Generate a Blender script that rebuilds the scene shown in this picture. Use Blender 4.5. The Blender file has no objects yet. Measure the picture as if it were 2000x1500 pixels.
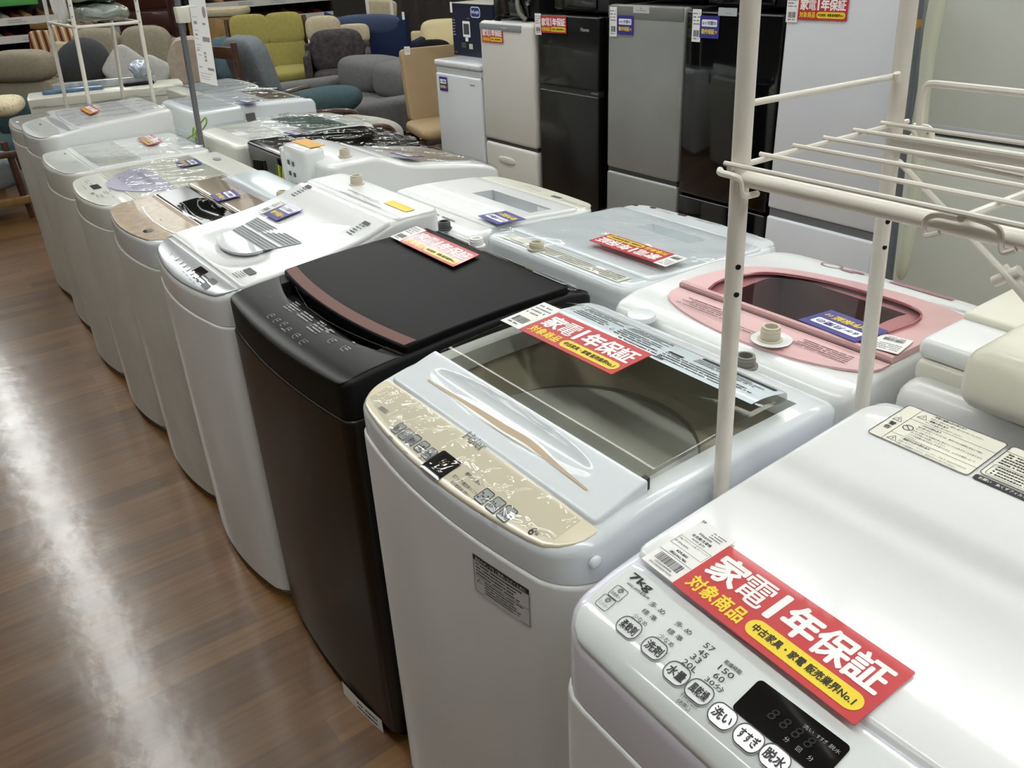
import bpy, bmesh, math, random
from mathutils import Matrix, Vector
random.seed(7)
SC = bpy.context.scene
COL = SC.collection
# ------------------------------------------------------------------ camera, light, exposure
FPX = 1650.0
CR = ((0.80354, 0.30735, -0.50994), (-0.59375, 0.35276, -0.72299), (-0.04232, 0.88377, 0.46603))
CP = Vector((0, 0, 1.5))
cam = bpy.data.cameras.new('camera'); cam.sensor_width = 36; cam.lens = FPX / 2000 * 36
cam.clip_start = .02; cam.clip_end = 100
camo = bpy.data.objects.new('camera', cam); COL.objects.link(camo)
camo.matrix_world = Matrix.Translation(CP) @ Matrix(CR).to_4x4()
SC.camera = camo
SC.view_settings.view_transform = 'Standard'; SC.view_settings.look = 'None'
SC.view_settings.exposure = 0.1; SC.view_settings.gamma = 1; SC.view_settings.use_curve_mapping = False
W = bpy.data.worlds.new('world'); SC.world = W; W.use_nodes = True
W.node_tree.nodes['Background'].inputs[0].default_value = (.9, 1, .95, 1)
W.node_tree.nodes['Background'].inputs[1].default_value = .02
CEIL = 3.0
LAMP_POWER = 12
LAMPS = [(x, y) for x in (.22, 2.15, 4.1, 6.2) for y in (-3.0, -1.45, .1, 1.65, 3.2, 4.75, 6.3, 7.85, 9.4, 10.95)] + [(-2.4, y) for y in (-1.45, 1.65, 4.75, 7.85)]  # sparse leftmost row is an unseen addition, to brighten the washer fronts

# ------------------------------------------------------------------ small helpers
def lin(c): return c / 12.92 if c <= .04045 else ((c + .055) / 1.055) ** 2.4
def hexc(h): return tuple(lin(int(h[i:i + 2], 16) / 255) for i in (0, 2, 4)) + (1,)
MATS = {}
def mat(name, col, rough=.4, metal=0, coat=0, vary=.04, vscale=6, bump=0, bscale=200, spec=.5, emit=0):
    if name in MATS: return MATS[name]
    m = bpy.data.materials.new(name); m.use_nodes = True; nt = m.node_tree; b = nt.nodes['Principled BSDF']
    c = hexc(col)
    tc = nt.nodes.new('ShaderNodeTexCoord'); n = nt.nodes.new('ShaderNodeTexNoise'); n.inputs['Scale'].default_value = vscale
    n.inputs['Detail'].default_value = 4
    nt.links.new(tc.outputs['Object'], n.inputs['Vector'])
    r = nt.nodes.new('ShaderNodeValToRGB')
    r.color_ramp.elements[0].position = .3; r.color_ramp.elements[1].position = .7
    r.color_ramp.elements[0].color = tuple(x * (1 - vary) for x in c[:3]) + (1,)
    r.color_ramp.elements[1].color = tuple(min(1, x * (1 + vary)) for x in c[:3]) + (1,)
    nt.links.new(n.outputs['Fac'], r.inputs['Fac']); nt.links.new(r.outputs['Color'], b.inputs['Base Color'])
    b.inputs['Roughness'].default_value = rough; b.inputs['Metallic'].default_value = metal
    b.inputs['Coat Weight'].default_value = coat; b.inputs['Coat Roughness'].default_value = .05
    b.inputs['Specular IOR Level'].default_value = spec
    if emit:
        b.inputs['Emission Color'].default_value = c; b.inputs['Emission Strength'].default_value = emit
    if bump:
        n2 = nt.nodes.new('ShaderNodeTexNoise'); n2.inputs['Scale'].default_value = bscale; n2.inputs['Detail'].default_value = 3
        nt.links.new(tc.outputs['Object'], n2.inputs['Vector'])
        bp = nt.nodes.new('ShaderNodeBump'); bp.inputs['Strength'].default_value = bump; bp.inputs['Distance'].default_value = .004
        nt.links.new(n2.outputs['Fac'], bp.inputs['Height']); nt.links.new(bp.outputs['Normal'], b.inputs['Normal'])
    MATS[name] = m
    return m
def clear(name, tint, gloss=.12, rough=.02, bump=0, bscale=12, dist=.02):
    """thin clear plastic: tinted see-through plus a fresnel-weighted gloss"""
    if name in MATS: return MATS[name]
    m = bpy.data.materials.new(name); m.use_nodes = True; nt = m.node_tree; nt.nodes.clear()
    o = nt.nodes.new('ShaderNodeOutputMaterial'); t = nt.nodes.new('ShaderNodeBsdfTransparent'); g = nt.nodes.new('ShaderNodeBsdfGlossy')
    t.inputs[0].default_value = hexc(tint); g.inputs['Roughness'].default_value = rough
    lw = nt.nodes.new('ShaderNodeLayerWeight'); pw = nt.nodes.new('ShaderNodeMath'); pw.operation = 'POWER'; pw.inputs[1].default_value = 5
    nt.links.new(lw.outputs['Facing'], pw.inputs[0])
    ma = nt.nodes.new('ShaderNodeMath'); ma.operation = 'MULTIPLY_ADD'; ma.use_clamp = True; ma.inputs[1].default_value = .4; ma.inputs[2].default_value = gloss * .35
    mx = nt.nodes.new('ShaderNodeMixShader')
    nt.links.new(pw.outputs[0], ma.inputs[0]); nt.links.new(ma.outputs[0], mx.inputs[0])
    nt.links.new(t.outputs[0], mx.inputs[1]); nt.links.new(g.outputs[0], mx.inputs[2]); nt.links.new(mx.outputs[0], o.inputs[0])
    if bump:
        tc = nt.nodes.new('ShaderNodeTexCoord'); n = nt.nodes.new('ShaderNodeTexNoise'); n.inputs['Scale'].default_value = bscale
        n.inputs['Detail'].default_value = 2; n.inputs['Distortion'].default_value = 1.2
        nt.links.new(tc.outputs['Object'], n.inputs['Vector'])
        bp = nt.nodes.new('ShaderNodeBump'); bp.inputs['Strength'].default_value = bump; bp.inputs['Distance'].default_value = dist
        nt.links.new(n.outputs['Fac'], bp.inputs['Height'])
        nt.links.new(bp.outputs['Normal'], g.inputs['Normal'])
    MATS[name] = m
    return m

class MB:
    def __init__(s): s.v = []; s.f = []; s.m = []; s.tf = None
    def add(s, vs, fs, m=0):
        o = len(s.v)
        if s.tf is not None: vs = [s.tf @ Vector(p) for p in vs]
        s.v += [tuple(p) for p in vs]; s.f += [tuple(i + o for i in f) for f in fs]; s.m += [m] * len(fs)
        return s
    def box(s, x0, x1, y0, y1, z0, z1, m=0, r=0, seg=2, R=None):
        """box with all edges rounded by r; R an optional matrix applied to it"""
        b = bmesh.new(); bmesh.ops.create_cube(b, size=1)
        for v in b.verts: v.co = Vector(((x0 + x1) / 2 + v.co.x * (x1 - x0), (y0 + y1) / 2 + v.co.y * (y1 - y0), (z0 + z1) / 2 + v.co.z * (z1 - z0)))
        if r: bmesh.ops.bevel(b, geom=b.edges[:], offset=min(r, .49 * min(abs(x1 - x0), abs(y1 - y0), abs(z1 - z0))), segments=seg, profile=.5, affect='EDGES')
        b.verts.index_update()
        vs = [v.co.copy() if R is None else R @ v.co for v in b.verts]
        s.add(vs, [[v.index for v in f.verts] for f in b.faces], m); b.free()
        return s
    def tube(s, pts, r, m=0, seg=10, cap=True, round_=0):
        P = [Vector(p) for p in pts]
        if round_:
            Q = [P[0]]
            for a, b, c in zip(P, P[1:], P[2:]):
                d1 = min(round_, (b - a).length * .45); d2 = min(round_, (c - b).length * .45)
                p0 = b + (a - b).normalized() * d1; p2 = b + (c - b).normalized() * d2
                for t in (0, .25, .5, .75, 1): Q.append(p0 * (1 - t) ** 2 + b * 2 * t * (1 - t) + p2 * t * t)
            Q.append(P[-1]); P = Q
        vs = []; fs = []; n = None
        for i, p in enumerate(P):
            t = (P[min(i + 1, len(P) - 1)] - P[max(i - 1, 0)]).normalized()
            if n is None: n = t.orthogonal().normalized()
            else: n = (n - t * n.dot(t)).normalized()
            b = t.cross(n); rr = r[i] if isinstance(r, (list, tuple)) else r
            for k in range(seg):
                a = 2 * math.pi * k / seg; vs.append(p + n * math.cos(a) * rr + b * math.sin(a) * rr)
        for i in range(len(P) - 1):
            for k in range(seg):
                fs.append((i * seg + k, i * seg + (k + 1) % seg, (i + 1) * seg + (k + 1) % seg, (i + 1) * seg + k))
        if cap: fs += [tuple(range(seg))[::-1], tuple((len(P) - 1) * seg + k for k in range(seg))]
        return s.add(vs, fs, m)
    def lathe(s, prof, c=(0, 0, 0), m=0, seg=24, R=None, sx=1, sy=1):
        vs = []; fs = []
        for r, z in prof:
            for k in range(seg):
                a = 2 * math.pi * k / seg; p = Vector((r * math.cos(a) * sx, r * math.sin(a) * sy, z))
                if R is not None: p = R @ p
                vs.append(p + Vector(c))
        for i in range(len(prof) - 1):
            for k in range(seg): fs.append((i * seg + k, i * seg + (k + 1) % seg, (i + 1) * seg + (k + 1) % seg, (i + 1) * seg + k))
        fs += [tuple(range(seg))[::-1], tuple((len(prof) - 1) * seg + k for k in range(seg))]
        return s.add(vs, fs, m)
    def blob(s, c, h, R=None, e=.5, m=0, nu=28, nv=16, e2=None, pinch=0):
        """superellipsoid cushion, half sizes h"""
        e2 = e if e2 is None else e2
        sp = lambda a, q: math.copysign(abs(a) ** q, a)
        vs = []; fs = []
        for i in range(nv + 1):
            a = -math.pi / 2 + math.pi * i / nv
            for k in range(nu):
                b = 2 * math.pi * k / nu
                p = Vector((h[0] * sp(math.cos(a), e2) * sp(math.cos(b), e), h[1] * sp(math.cos(a), e2) * sp(math.sin(b), e), h[2] * sp(math.sin(a), e2)))
                if pinch:
                    q = (abs(p.x / h[0]) * abs(p.z / h[2])) ; p.x *= 1 + pinch * q; p.z *= 1 + pinch * q
                if R is not None: p = R @ p
                vs.append(p + Vector(c))
        for i in range(nv):
            for k in range(nu): fs.append((i * nu + k, i * nu + (k + 1) % nu, (i + 1) * nu + (k + 1) % nu, (i + 1) * nu + k))
        return s.add(vs, fs, m)

ORG = {}
def tag(o, label=None, cat=None, group=None, kind=None):
    for k, v in (('label', label), ('category', cat), ('group', group), ('kind', kind)):
        if v: o[k] = v
    return o
def T(name, label, cat, loc=(0, 0, 0), group=None):
    o = bpy.data.objects.new(name, None); o.empty_display_size = .1; COL.objects.link(o); o.location = loc
    ORG[o.name] = Vector(loc)
    return tag(o, label, cat, group)
def M(name, mb, mats, par=None, loc=None, smooth=38, label=None, recalc=True):
    org = ORG[par.name] if par is not None else Vector(loc if loc is not None else (0, 0, 0))
    me = bpy.data.meshes.new(name)
    me.from_pydata([(p[0] - org[0], p[1] - org[1], p[2] - org[2]) for p in mb.v], [], mb.f)
    for x in (mats if isinstance(mats, (list, tuple)) else [mats]): me.materials.append(x)
    me.polygons.foreach_set('material_index', mb.m)
    if recalc:
        b = bmesh.new(); b.from_mesh(me); bmesh.ops.recalc_face_normals(b, faces=b.faces); b.to_mesh(me); b.free()
    me.validate()
    me.polygons.foreach_set('use_smooth', [True] * len(me.polygons))
    me.set_sharp_from_angle(angle=math.radians(smooth))
    o = bpy.data.objects.new(name, me); COL.objects.link(o)
    if par is not None: o.parent = par
    else: o.location = org
    ORG[o.name] = org
    if label: o['label'] = label
    return o
def dup(root, loc, label=None):
    r = root.copy(); COL.objects.link(r); r.location = loc; ORG[r.name] = Vector(loc)
    if label: r['label'] = label
    for ch in list(root.children):
        c = ch.copy(); COL.objects.link(c); c.parent = r
        for g in ch.children:
            d = g.copy(); COL.objects.link(d); d.parent = c
    return r

# pixel of the photograph -> point of the place
def ray(px, py):
    d = (px - 1000, 750 - py, -FPX)
    return Vector([sum(CR[i][k] * d[k] for k in range(3)) for i in range(3)])
def at(px, py, ax, val):
    r = ray(px, py); return CP + r * ((val - CP[ax]) / r[ax])
HEAD = Vector((.5763, .8172, 0)); RIGHT = Vector((.8172, -.5763, 0))
def atD(px, py, D):
    r = ray(px, py); return CP + r * (D / r.dot(HEAD))
def hit(px, py, zt):
    z = .87
    for _ in range(40):
        p = at(px, py, 2, z); z = .5 * z + .5 * zt(p.x, p.y)
    return at(px, py, 2, z)

def prof(*pts):
    """smooth monotone profile z(x)"""
    pts = sorted(pts); xs = [p[0] for p in pts]; zs = [p[1] for p in pts]; n = len(xs)
    d = [(zs[i + 1] - zs[i]) / (xs[i + 1] - xs[i]) for i in range(n - 1)]
    t = [d[0]] + [0 if d[i - 1] * d[i] <= 0 else 2 * d[i - 1] * d[i] / (d[i - 1] + d[i]) for i in range(1, n - 1)] + [d[-1]]
    def f(x, y=0):
        if x <= xs[0]: return zs[0] + t[0] * (x - xs[0])
        if x >= xs[-1]: return zs[-1] + t[-1] * (x - xs[-1])
        for i in range(n - 1):
            if x <= xs[i + 1]: break
        h = xs[i + 1] - xs[i]; u = (x - xs[i]) / h
        return (2 * u ** 3 - 3 * u * u + 1) * zs[i] + (u ** 3 - 2 * u * u + u) * h * t[i] + (-2 * u ** 3 + 3 * u * u) * zs[i + 1] + (u ** 3 - u * u) * h * t[i + 1]
    return f
def fz(z): return z if callable(z) else (lambda x, y=0: z)
def warp(z, y0, y1, bulge):
    """the profile follows a front that bulges by this much in the middle"""
    yc, h = (y0 + y1) / 2, (y1 - y0) / 2
    return lambda x, y=None: z(x + bulge * (1 - (.6 if y is None else min(1, ((y - yc) / h) ** 2))) * max(0, min(1, (.64 - x) / .1)))
def smooth(P, k=4):
    Q = []
    for i in range(len(P) - 1):
        p0, p1, p2, p3 = [Vector(P[max(0, min(len(P) - 1, i + d))]) for d in (-1, 0, 1, 2)]
        for s in range(k): t = s / k; Q.append(tuple(.5 * ((2 * p1) + (p2 - p0) * t + (2 * p0 - 5 * p1 + 4 * p2 - p3) * t * t + (3 * p1 - p0 - 3 * p2 + p3) * t ** 3)))
    return Q + [tuple(P[-1])]
def up(z, d): return lambda x, y=0: z(x, y) + d

def slab(mb, xf, xb, y0, y1, zt, zb, r=.01, rc=.05, rb=.02, bulge=0, bulge_b=0, nv=22, ns=14, pockets=(), m=0, seg=4, mtop=None):
    """a solid with a rounded plan (front at xf, bulging) between two height functions, its top edge rounded by r"""
    zt, zb = fz(zt), fz(zb); sg = 1 if xb > xf else -1; yc = (y0 + y1) / 2; Wd = abs(y1 - y0)
    sv = [math.sin(math.pi / 2 * (2 * k / nv - 1)) for k in range(nv + 1)]; sv = [.5 * a + .5 * (math.copysign(1, a) * (1 - (1 - abs(a)) ** 1.6)) if abs(a) < 1 else a for a in sv]
    ss = [k / ns for k in range(ns + 1)]
    def ins(L, v):
        j = min(range(len(L)), key=lambda k: abs(L[k] - v))
        if abs(L[j] - v) < .012 and 0 < j < len(L) - 1: L[j] = v
        elif abs(L[j] - v) > 1e-6: L.append(v); L.sort()
    PK = []
    for p in pockets:
        q = dict(p); q['s'] = [(x - xf) / (xb - xf) for x in p['x']]; q['v'] = [(y - yc) / (Wd / 2) for y in p['y']]
        q['s'].sort(); q['v'].sort()
        for a in q['s']: ins(ss, a)
        for a in q['v']: ins(sv, a)
        PK.append(q)
    NV, NS = len(sv) - 1, len(ss) - 1
    def arc(t, rr):
        return 0 if t <= 0 else rr - math.sqrt(max(0, rr * rr - min(t, rr) ** 2))
    def grid(d):
        w = Wd / 2 - d; rf = max(rc - d, .0008); rbk = max(rb - d, .0008); G = []
        for a in ss:
            row = []
            for v in sv:
                y = v * w; af = bulge * v * v + arc(abs(y) - (w - rf), rf); ab = bulge_b * v * v + arc(abs(y) - (w - rbk), rbk)
                xa = xf + sg * (d + af); xe = xb - sg * (d + ab)
                row.append((xa + (xe - xa) * a, yc + y))
            G.append(row)
        return G
    def per(G):
        return [G[0][j] for j in range(NV + 1)] + [G[i][NV] for i in range(1, NS + 1)] + [G[NS][j] for j in range(NV - 1, -1, -1)] + [G[i][0] for i in range(NS - 1, 0, -1)]
    P0 = per(grid(0)); n = len(P0)
    rings = [[(x, y, zb(x, y)) for x, y in P0]]
    for k in range(seg + 1):
        th = math.pi / 2 * k / seg; d = r * (1 - math.cos(th)); Pk = per(grid(d))
        rings.append([(x, y, zt(x, y) - r * (1 - math.sin(th))) for x, y in Pk])
    vs = [p for R in rings for p in R]; fs = [tuple(range(n))]
    for k in range(len(rings) - 1):
        for i in range(n): fs.append((k * n + i, k * n + (i + 1) % n, (k + 1) * n + (i + 1) % n, (k + 1) * n + i))
    mb.add(vs, fs, m)
    base = len(mb.v) - n  # innermost ring
    G = grid(r); idx = {}
    k = 0
    for j in range(NV + 1): idx[(0, j)] = base + k; k += 1
    for i in range(1, NS + 1): idx[(i, NV)] = base + k; k += 1
    for j in range(NV - 1, -1, -1): idx[(NS, j)] = base + k; k += 1
    for i in range(NS - 1, 0, -1): idx[(i, 0)] = base + k; k += 1
    for i in range(1, NS):
        for j in range(1, NV):
            x, y = G[i][j]; idx[(i, j)] = len(mb.v); mb.v.append((x, y, zt(x, y)))
    skip = set(); mt = m if mtop is None else mtop
    for q in PK:
        near = lambda L, v: min(range(len(L)), key=lambda t: abs(L[t] - v))
        i0, i1, j0, j1 = near(ss, q['s'][0]), near(ss, q['s'][1]), near(sv, q['v'][0]), near(sv, q['v'][1])
        for i in range(i0, i1):
            for j in range(j0, j1): skip.add((i, j))
        loop = [(i0, j) for j in range(j0, j1)] + [(i, j1) for i in range(i0, i1)] + [(i1, j) for j in range(j1, j0, -1)] + [(i, j0) for i in range(i1, i0, -1)]
        cx = sum(G[a][b][0] for a, b in loop) / len(loop); cy = sum(G[a][b][1] for a, b in loop) / len(loop)
        tp = q.get('taper', .9); lo = []
        for a, b in loop:
            x, y = G[a][b]; X, Y = cx + (x - cx) * tp, cy + (y - cy) * tp
            lo.append(len(mb.v)); mb.v.append((X, Y, q['z'] if 'z' in q else zt(x, y) - q['depth']))
        mm = q.get('m', m); L = [idx[a] for a in loop]; nn = len(L)
        for t in range(nn): mb.f.append((L[t], L[(t + 1) % nn], lo[(t + 1) % nn], lo[t])); mb.m.append(mm)
        if q.get('floor', True): mb.f.append(tuple(lo)); mb.m.append(q.get('mf', mm))
    for i in range(NS):
        for j in range(NV):
            if (i, j) in skip: continue
            mb.f.append((idx[(i, j)], idx[(i, j + 1)], idx[(i + 1, j + 1)], idx[(i + 1, j)])); mb.m.append(mt)
    return mb

# lettering and flat marks laid on a surface through fn(u, v) -> point
TXT = {}
def glyphs(body, off):
    if (body, off) in TXT: return TXT[(body, off)]
    cu = bpy.data.curves.new('t', 'FONT'); cu.body = body; cu.size = 1; cu.offset = off; cu.resolution_u = 2
    ob = bpy.data.objects.new('t', cu); COL.objects.link(ob)
    me = bpy.data.meshes.new_from_object(ob.evaluated_get(bpy.context.evaluated_depsgraph_get()))
    g = ([(v.co.x, v.co.y) for v in me.vertices], [tuple(p.vertices) for p in me.polygons])
    bpy.data.objects.remove(ob); bpy.data.curves.remove(cu); bpy.data.meshes.remove(me)
    TXT[(body, off)] = g
    return g
def text(mb, body, fn, u, v, h, m=1, off=.0, al='C', wd=None, shear=0):
    """h: letter height; (u, v): where the text's centre (or left end) sits; wd: fit to this width"""
    vs, fs = glyphs(body, 0)
    xs = [p[0] for p in vs]; ys = [p[1] for p in vs]; x0, x1, y0, y1 = min(xs), max(xs), min(ys), max(ys)
    k = h / max(y1 - y0, .3); kx = k if wd is None else wd / (x1 - x0)
    ox = {'C': -(x1 - x0) * kx / 2, 'L': 0, 'R': -(x1 - x0) * kx}[al]
    D = [(0, 0)] if off < .005 else [(off * math.cos(i * math.pi / 4), off * math.sin(i * math.pi / 4)) for i in range(8)] if off > .015 else [(off, 0), (-off, 0), (0, off), (0, -off)]
    n = Vector((0, 0, 0))
    if len(D) > 1:
        p = Vector(fn(u, v)); n = (Vector(fn(u + .002, v)) - p).cross(Vector(fn(u, v + .002)) - p).normalized() * 8e-6
        if n.dot(CP - p) < 0: n = -n
    for i, (dx, dy) in enumerate(D):  # a bolder face: the letter thickened by nudged copies of itself
        mb.add([Vector(fn(u + ox + (a + dx - x0) * kx + shear * (b - y0) * k, v + (b + dy - (y0 + y1) / 2) * k)) + n * i for a, b in vs], fs, m)
def rect(mb, fn, u0, u1, v0, v1, m=1, nu=1, nv=1):
    vs = [fn(u0 + (u1 - u0) * i / nu, v0 + (v1 - v0) * j / nv) for i in range(nu + 1) for j in range(nv + 1)]
    mb.add(vs, [(i * (nv + 1) + j, (i + 1) * (nv + 1) + j, (i + 1) * (nv + 1) + j + 1, i * (nv + 1) + j + 1) for i in range(nu) for j in range(nv)], m)
def rr_pts(u0, u1, v0, v1, r, n=6):
    r = min(r, abs(u1 - u0) / 2, abs(v1 - v0) / 2); P = []
    for cx, cy, a0 in ((u1 - r, v1 - r, 0), (u0 + r, v1 - r, 90), (u0 + r, v0 + r, 180), (u1 - r, v0 + r, 270)):
        for k in range(n + 1):
            a = math.radians(a0 + 90 * k / n); P.append((cx + r * math.cos(a), cy + r * math.sin(a)))
    return P
def rrect(mb, fn, u0, u1, v0, v1, r, m=1):
    P = rr_pts(u0, u1, v0, v1, r); n = len(P); cu_, cv = (u0 + u1) / 2, (v0 + v1) / 2; vs = [fn(cu_, cv)]; K = (.3, .55, .8, 1)
    for k in K: vs += [fn(cu_ + (a - cu_) * k, cv + (b - cv) * k) for a, b in P]
    fs = [(0, 1 + i, 1 + (i + 1) % n) for i in range(n)]
    for q in range(3): o = 1 + q * n; fs += [(o + i, o + n + i, o + n + (i + 1) % n, o + (i + 1) % n) for i in range(n)]
    mb.add(vs, fs, m)
def ring(mb, fn, u0, u1, v0, v1, r, w, m=1):
    A = rr_pts(u0, u1, v0, v1, r); B = rr_pts(u0 + w, u1 - w, v0 + w, v1 - w, max(r - w, .0002)); n = len(A)
    mb.add([fn(*p) for p in A + B], [(i, (i + 1) % n, n + (i + 1) % n, n + i) for i in range(n)], m)
def stroke(mb, fn, P, w, m=1):
    """a line of width w through the (u, v) points"""
    vs = []
    for i, p in enumerate(P):
        a = Vector(P[max(i - 1, 0)]); b = Vector(P[min(i + 1, len(P) - 1)]); t = (b - a).normalized(); n = Vector((-t.y, t.x)) * w / 2
        vs += [fn(p[0] + n.x, p[1] + n.y), fn(p[0] - n.x, p[1] - n.y)]
    mb.add(vs, [(2 * i, 2 * i + 1, 2 * i + 3, 2 * i + 2) for i in range(len(P) - 1)], m)
def fine(mb, fn, u0, u1, v0, v1, n, m=1, fill=.45, seed=1, short=.3):
    """n lines of print too small to read: rows of tiny marks"""
    R = random.Random(seed); dv = (v1 - v0) / n
    for i in range(n):
        v = v1 - (i + .5) * dv; u = u0; end = u1 - R.random() * short * (u1 - u0); ch = abs(dv) * .75
        while u < end:
            w = ch * R.uniform(.55, .95); h = dv * fill * R.uniform(.7, 1)
            rect(mb, fn, u, min(u + w * .8, end), v - h / 2, v + h / 2, m); u += w * (1.0 if R.random() > .08 else 1.8)
def pane(o, ux, uy, dz=0):
    """fn for a flat patch: origin o, unit axes ux, uy, lifted by dz along their normal"""
    o, ux, uy = Vector(o), Vector(ux).normalized(), Vector(uy).normalized(); n = ux.cross(uy).normalized()
    return lambda u, v: o + ux * u + uy * v + n * dz
def onA(zt, x0, y0, dz=.0012):
    """reads from the aisle in front of the near row (u towards -y, v towards +x)"""
    return lambda u, v: Vector((x0 + v, y0 - u, zt(x0 + v, y0 - u) + dz))
def onB(zt, x0, y0, dz=.0012):
    return lambda u, v: Vector((x0 - v, y0 + u, zt(x0 - v, y0 + u) + dz))
# ------------------------------------------------------------------ materials
WHITE = mat('white_plastic', 'e9ebea', .22, coat=.3, vary=.012)
COOLW = mat('cool_white_plastic', 'dfe5e8', .2, coat=.4, vary=.012)
LAVW = mat('lavender_white_plastic', 'e6e5f0', .2, coat=.4, vary=.01)
WARMW = mat('aged_white_plastic', 'dcdcd2', .28, coat=.25, vary=.03)
CAB = mat('enamelled_steel_white', 'dededb', .33, coat=.2, vary=.015)
CABW = mat('enamelled_steel_aged', 'd3d2c9', .36, coat=.15, vary=.05, vscale=9)
GREYP = mat('grey_plastic', '8f9396', .4)
LGREY = mat('light_grey_plastic', 'b9bcc0', .32, coat=.2)
DGREY = mat('dark_grey_plastic', '4a4d4f', .4)
SEAM = mat('seam_dark', '3d3f40', .6)
BLACK = mat('black_gloss', '0a0a0b', .12, coat=.5)
BLACKM = mat('black_matte', '0e0e0e', .5, spec=.25)
BLKLID = mat('black_satin_lid', '080808', .42, coat=0, spec=.1)
BROWNB = mat('dark_brown_steel', '17110d', .34, coat=.05, vary=.1)
COPPER = mat('copper_brown_trim', '64392f', .5)
TAN = mat('champagne_trim', 'c2ac90', .4)
CREAM = mat('cream_panel', 'e9dfc6', .2, coat=.6, vary=.02)
BEIGE = mat('beige_panel', 'a8937a', .42, coat=.1, vary=.16, vscale=45)
SILVER = mat('silver_panel', 'b4b7ba', .25, metal=.25, coat=.5)
LAVEN = mat('lavender_plastic', 'b9b4cf', .22, coat=.5)
PINK = mat('pink_plastic', 'dfb3b3', .22, coat=.5)
IVORY = mat('ivory_plastic', 'e2e0d0', .3, coat=.3, vary=.03)
NOZZ = mat('ivory_nozzle', 'cfc8b2', .4)
STEEL = mat('brushed_steel', '8d8f8d', .3, metal=.9)
CHROME = mat('bright_steel', 'c8c8c8', .12, metal=1)
TUBS = mat('tub_grey', '8f918b', .38, metal=.3)
PULS = mat('pulsator_dark', '22242c', .4)
INK = mat('black_print', '1c1c1e', .5)
GINK = mat('grey_print', '77797b', .5)
WINK = mat('white_print', 'f3f3f1', .45)
LINK = mat('pale_print', '9fa3a4', .45)
RED = mat('red_card', 'c8363a', .38, coat=.3)
YEL = mat('yellow_card', 'f2d62e', .4, coat=.2)
NAVY = mat('navy_card', '352f8c', .38, coat=.3)
PAPER = mat('white_paper', 'efeeea', .6)
STICK = mat('pale_blue_sticker', 'cfdade', .35, coat=.3)
CREAMST = mat('cream_sticker', 'ebe9da', .4)
SCREEN = mat('display_black', '09080a', .1, coat=.5)
RACKW = mat('cream_enamel_rack', 'e6e1d6', .35, coat=.2)
WOODM = mat('dark_walnut', '4b3122', .4, coat=.2, vary=.25, vscale=14)
WOODT = mat('tan_wood', '8a6a3c', .4, coat=.2, vary=.2, vscale=14)
SMOKE = clear('smoked_lid', 'e4e3de', .1, .03)
CLEAR = clear('clear_lid', 'dfe4e2', .15, .03)
FILM = clear('crinkled_film', 'f9fafa', .3, .03, bump=.5, bscale=26, dist=.012)
FILMS = clear('loose_film', 'f9fafa', .1, .04, bump=.3, bscale=9, dist=.02)
PINKC = clear('pink_clear_lid', 'e6c0c2', .12, .03)
def fabric(name, col, sc=260, vary=.09): return mat(name, col, .9, vary=vary, vscale=34, bump=.5, bscale=sc, spec=.15)

# ------------------------------------------------------------------ the room
def wood_floor():
    m = bpy.data.materials.new('plank_floor'); m.use_nodes = True; nt = m.node_tree; b = nt.nodes['Principled BSDF']; N = nt.nodes.new; L = nt.links.new
    tc = N('ShaderNodeTexCoord'); br = N('ShaderNodeTexBrick'); br.inputs['Scale'].default_value = 1
    br.inputs['Brick Width'].default_value = .62; br.inputs['Row Height'].default_value = .078; br.inputs['Mortar Size'].default_value = .0006
    br.offset = .37; br.inputs['Bias'].default_value = -.1
    br.inputs['Color1'].default_value = hexc('63431f'); br.inputs['Color2'].default_value = hexc('866031'); br.inputs['Mortar'].default_value = hexc('654620')
    L(tc.outputs['Object'], br.inputs['Vector'])
    mp = N('ShaderNodeMapping'); mp.inputs['Scale'].default_value = (2.5, 38, 1); L(tc.outputs['Object'], mp.inputs['Vector'])
    n = N('ShaderNodeTexNoise'); n.inputs['Scale'].default_value = 1.6; n.inputs['Detail'].default_value = 6; L(mp.outputs[0], n.inputs['Vector'])
    mx = N('ShaderNodeMix'); mx.data_type = 'RGBA'; mx.blend_type = 'MULTIPLY'; mx.inputs['Factor'].default_value = .75
    rp = N('ShaderNodeValToRGB'); rp.color_ramp.elements[0].color = (.5, .46, .42, 1); rp.color_ramp.elements[1].color = (1.2, 1.16, 1.1, 1)
    rp.color_ramp.elements[0].position = .25; rp.color_ramp.elements[1].position = .75
    L(n.outputs['Fac'], rp.inputs['Fac']); L(br.outputs['Color'], mx.inputs['A']); L(rp.outputs['Color'], mx.inputs['B']); L(mx.outputs['Result'], b.inputs['Base Color'])
    n2 = N('ShaderNodeTexNoise'); n2.inputs['Scale'].default_value = 5; n2.inputs['Detail'].default_value = 8; L(tc.outputs['Object'], n2.inputs['Vector'])
    r2 = N('ShaderNodeMapRange'); r2.inputs['To Min'].default_value = .12; r2.inputs['To Max'].default_value = .24; L(n2.outputs['Fac'], r2.inputs['Value'])
    L(r2.outputs[0], b.inputs['Coat Roughness']); b.inputs['Coat Weight'].default_value = 1; b.inputs['Coat IOR'].default_value = 1.58; b.inputs['Roughness'].default_value = .4
    n3 = N('ShaderNodeTexNoise'); n3.inputs['Scale'].default_value = 9; n3.inputs['Detail'].default_value = 5; L(tc.outputs['Object'], n3.inputs['Vector'])
    bp = N('ShaderNodeBump'); bp.inputs['Strength'].default_value = .12; bp.inputs['Distance'].default_value = .01; L(n3.outputs['Fac'], bp.inputs['Height']); L(bp.outputs[0], b.inputs['Normal']); L(bp.outputs[0], b.inputs['Coat Normal'])
    return m
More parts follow.
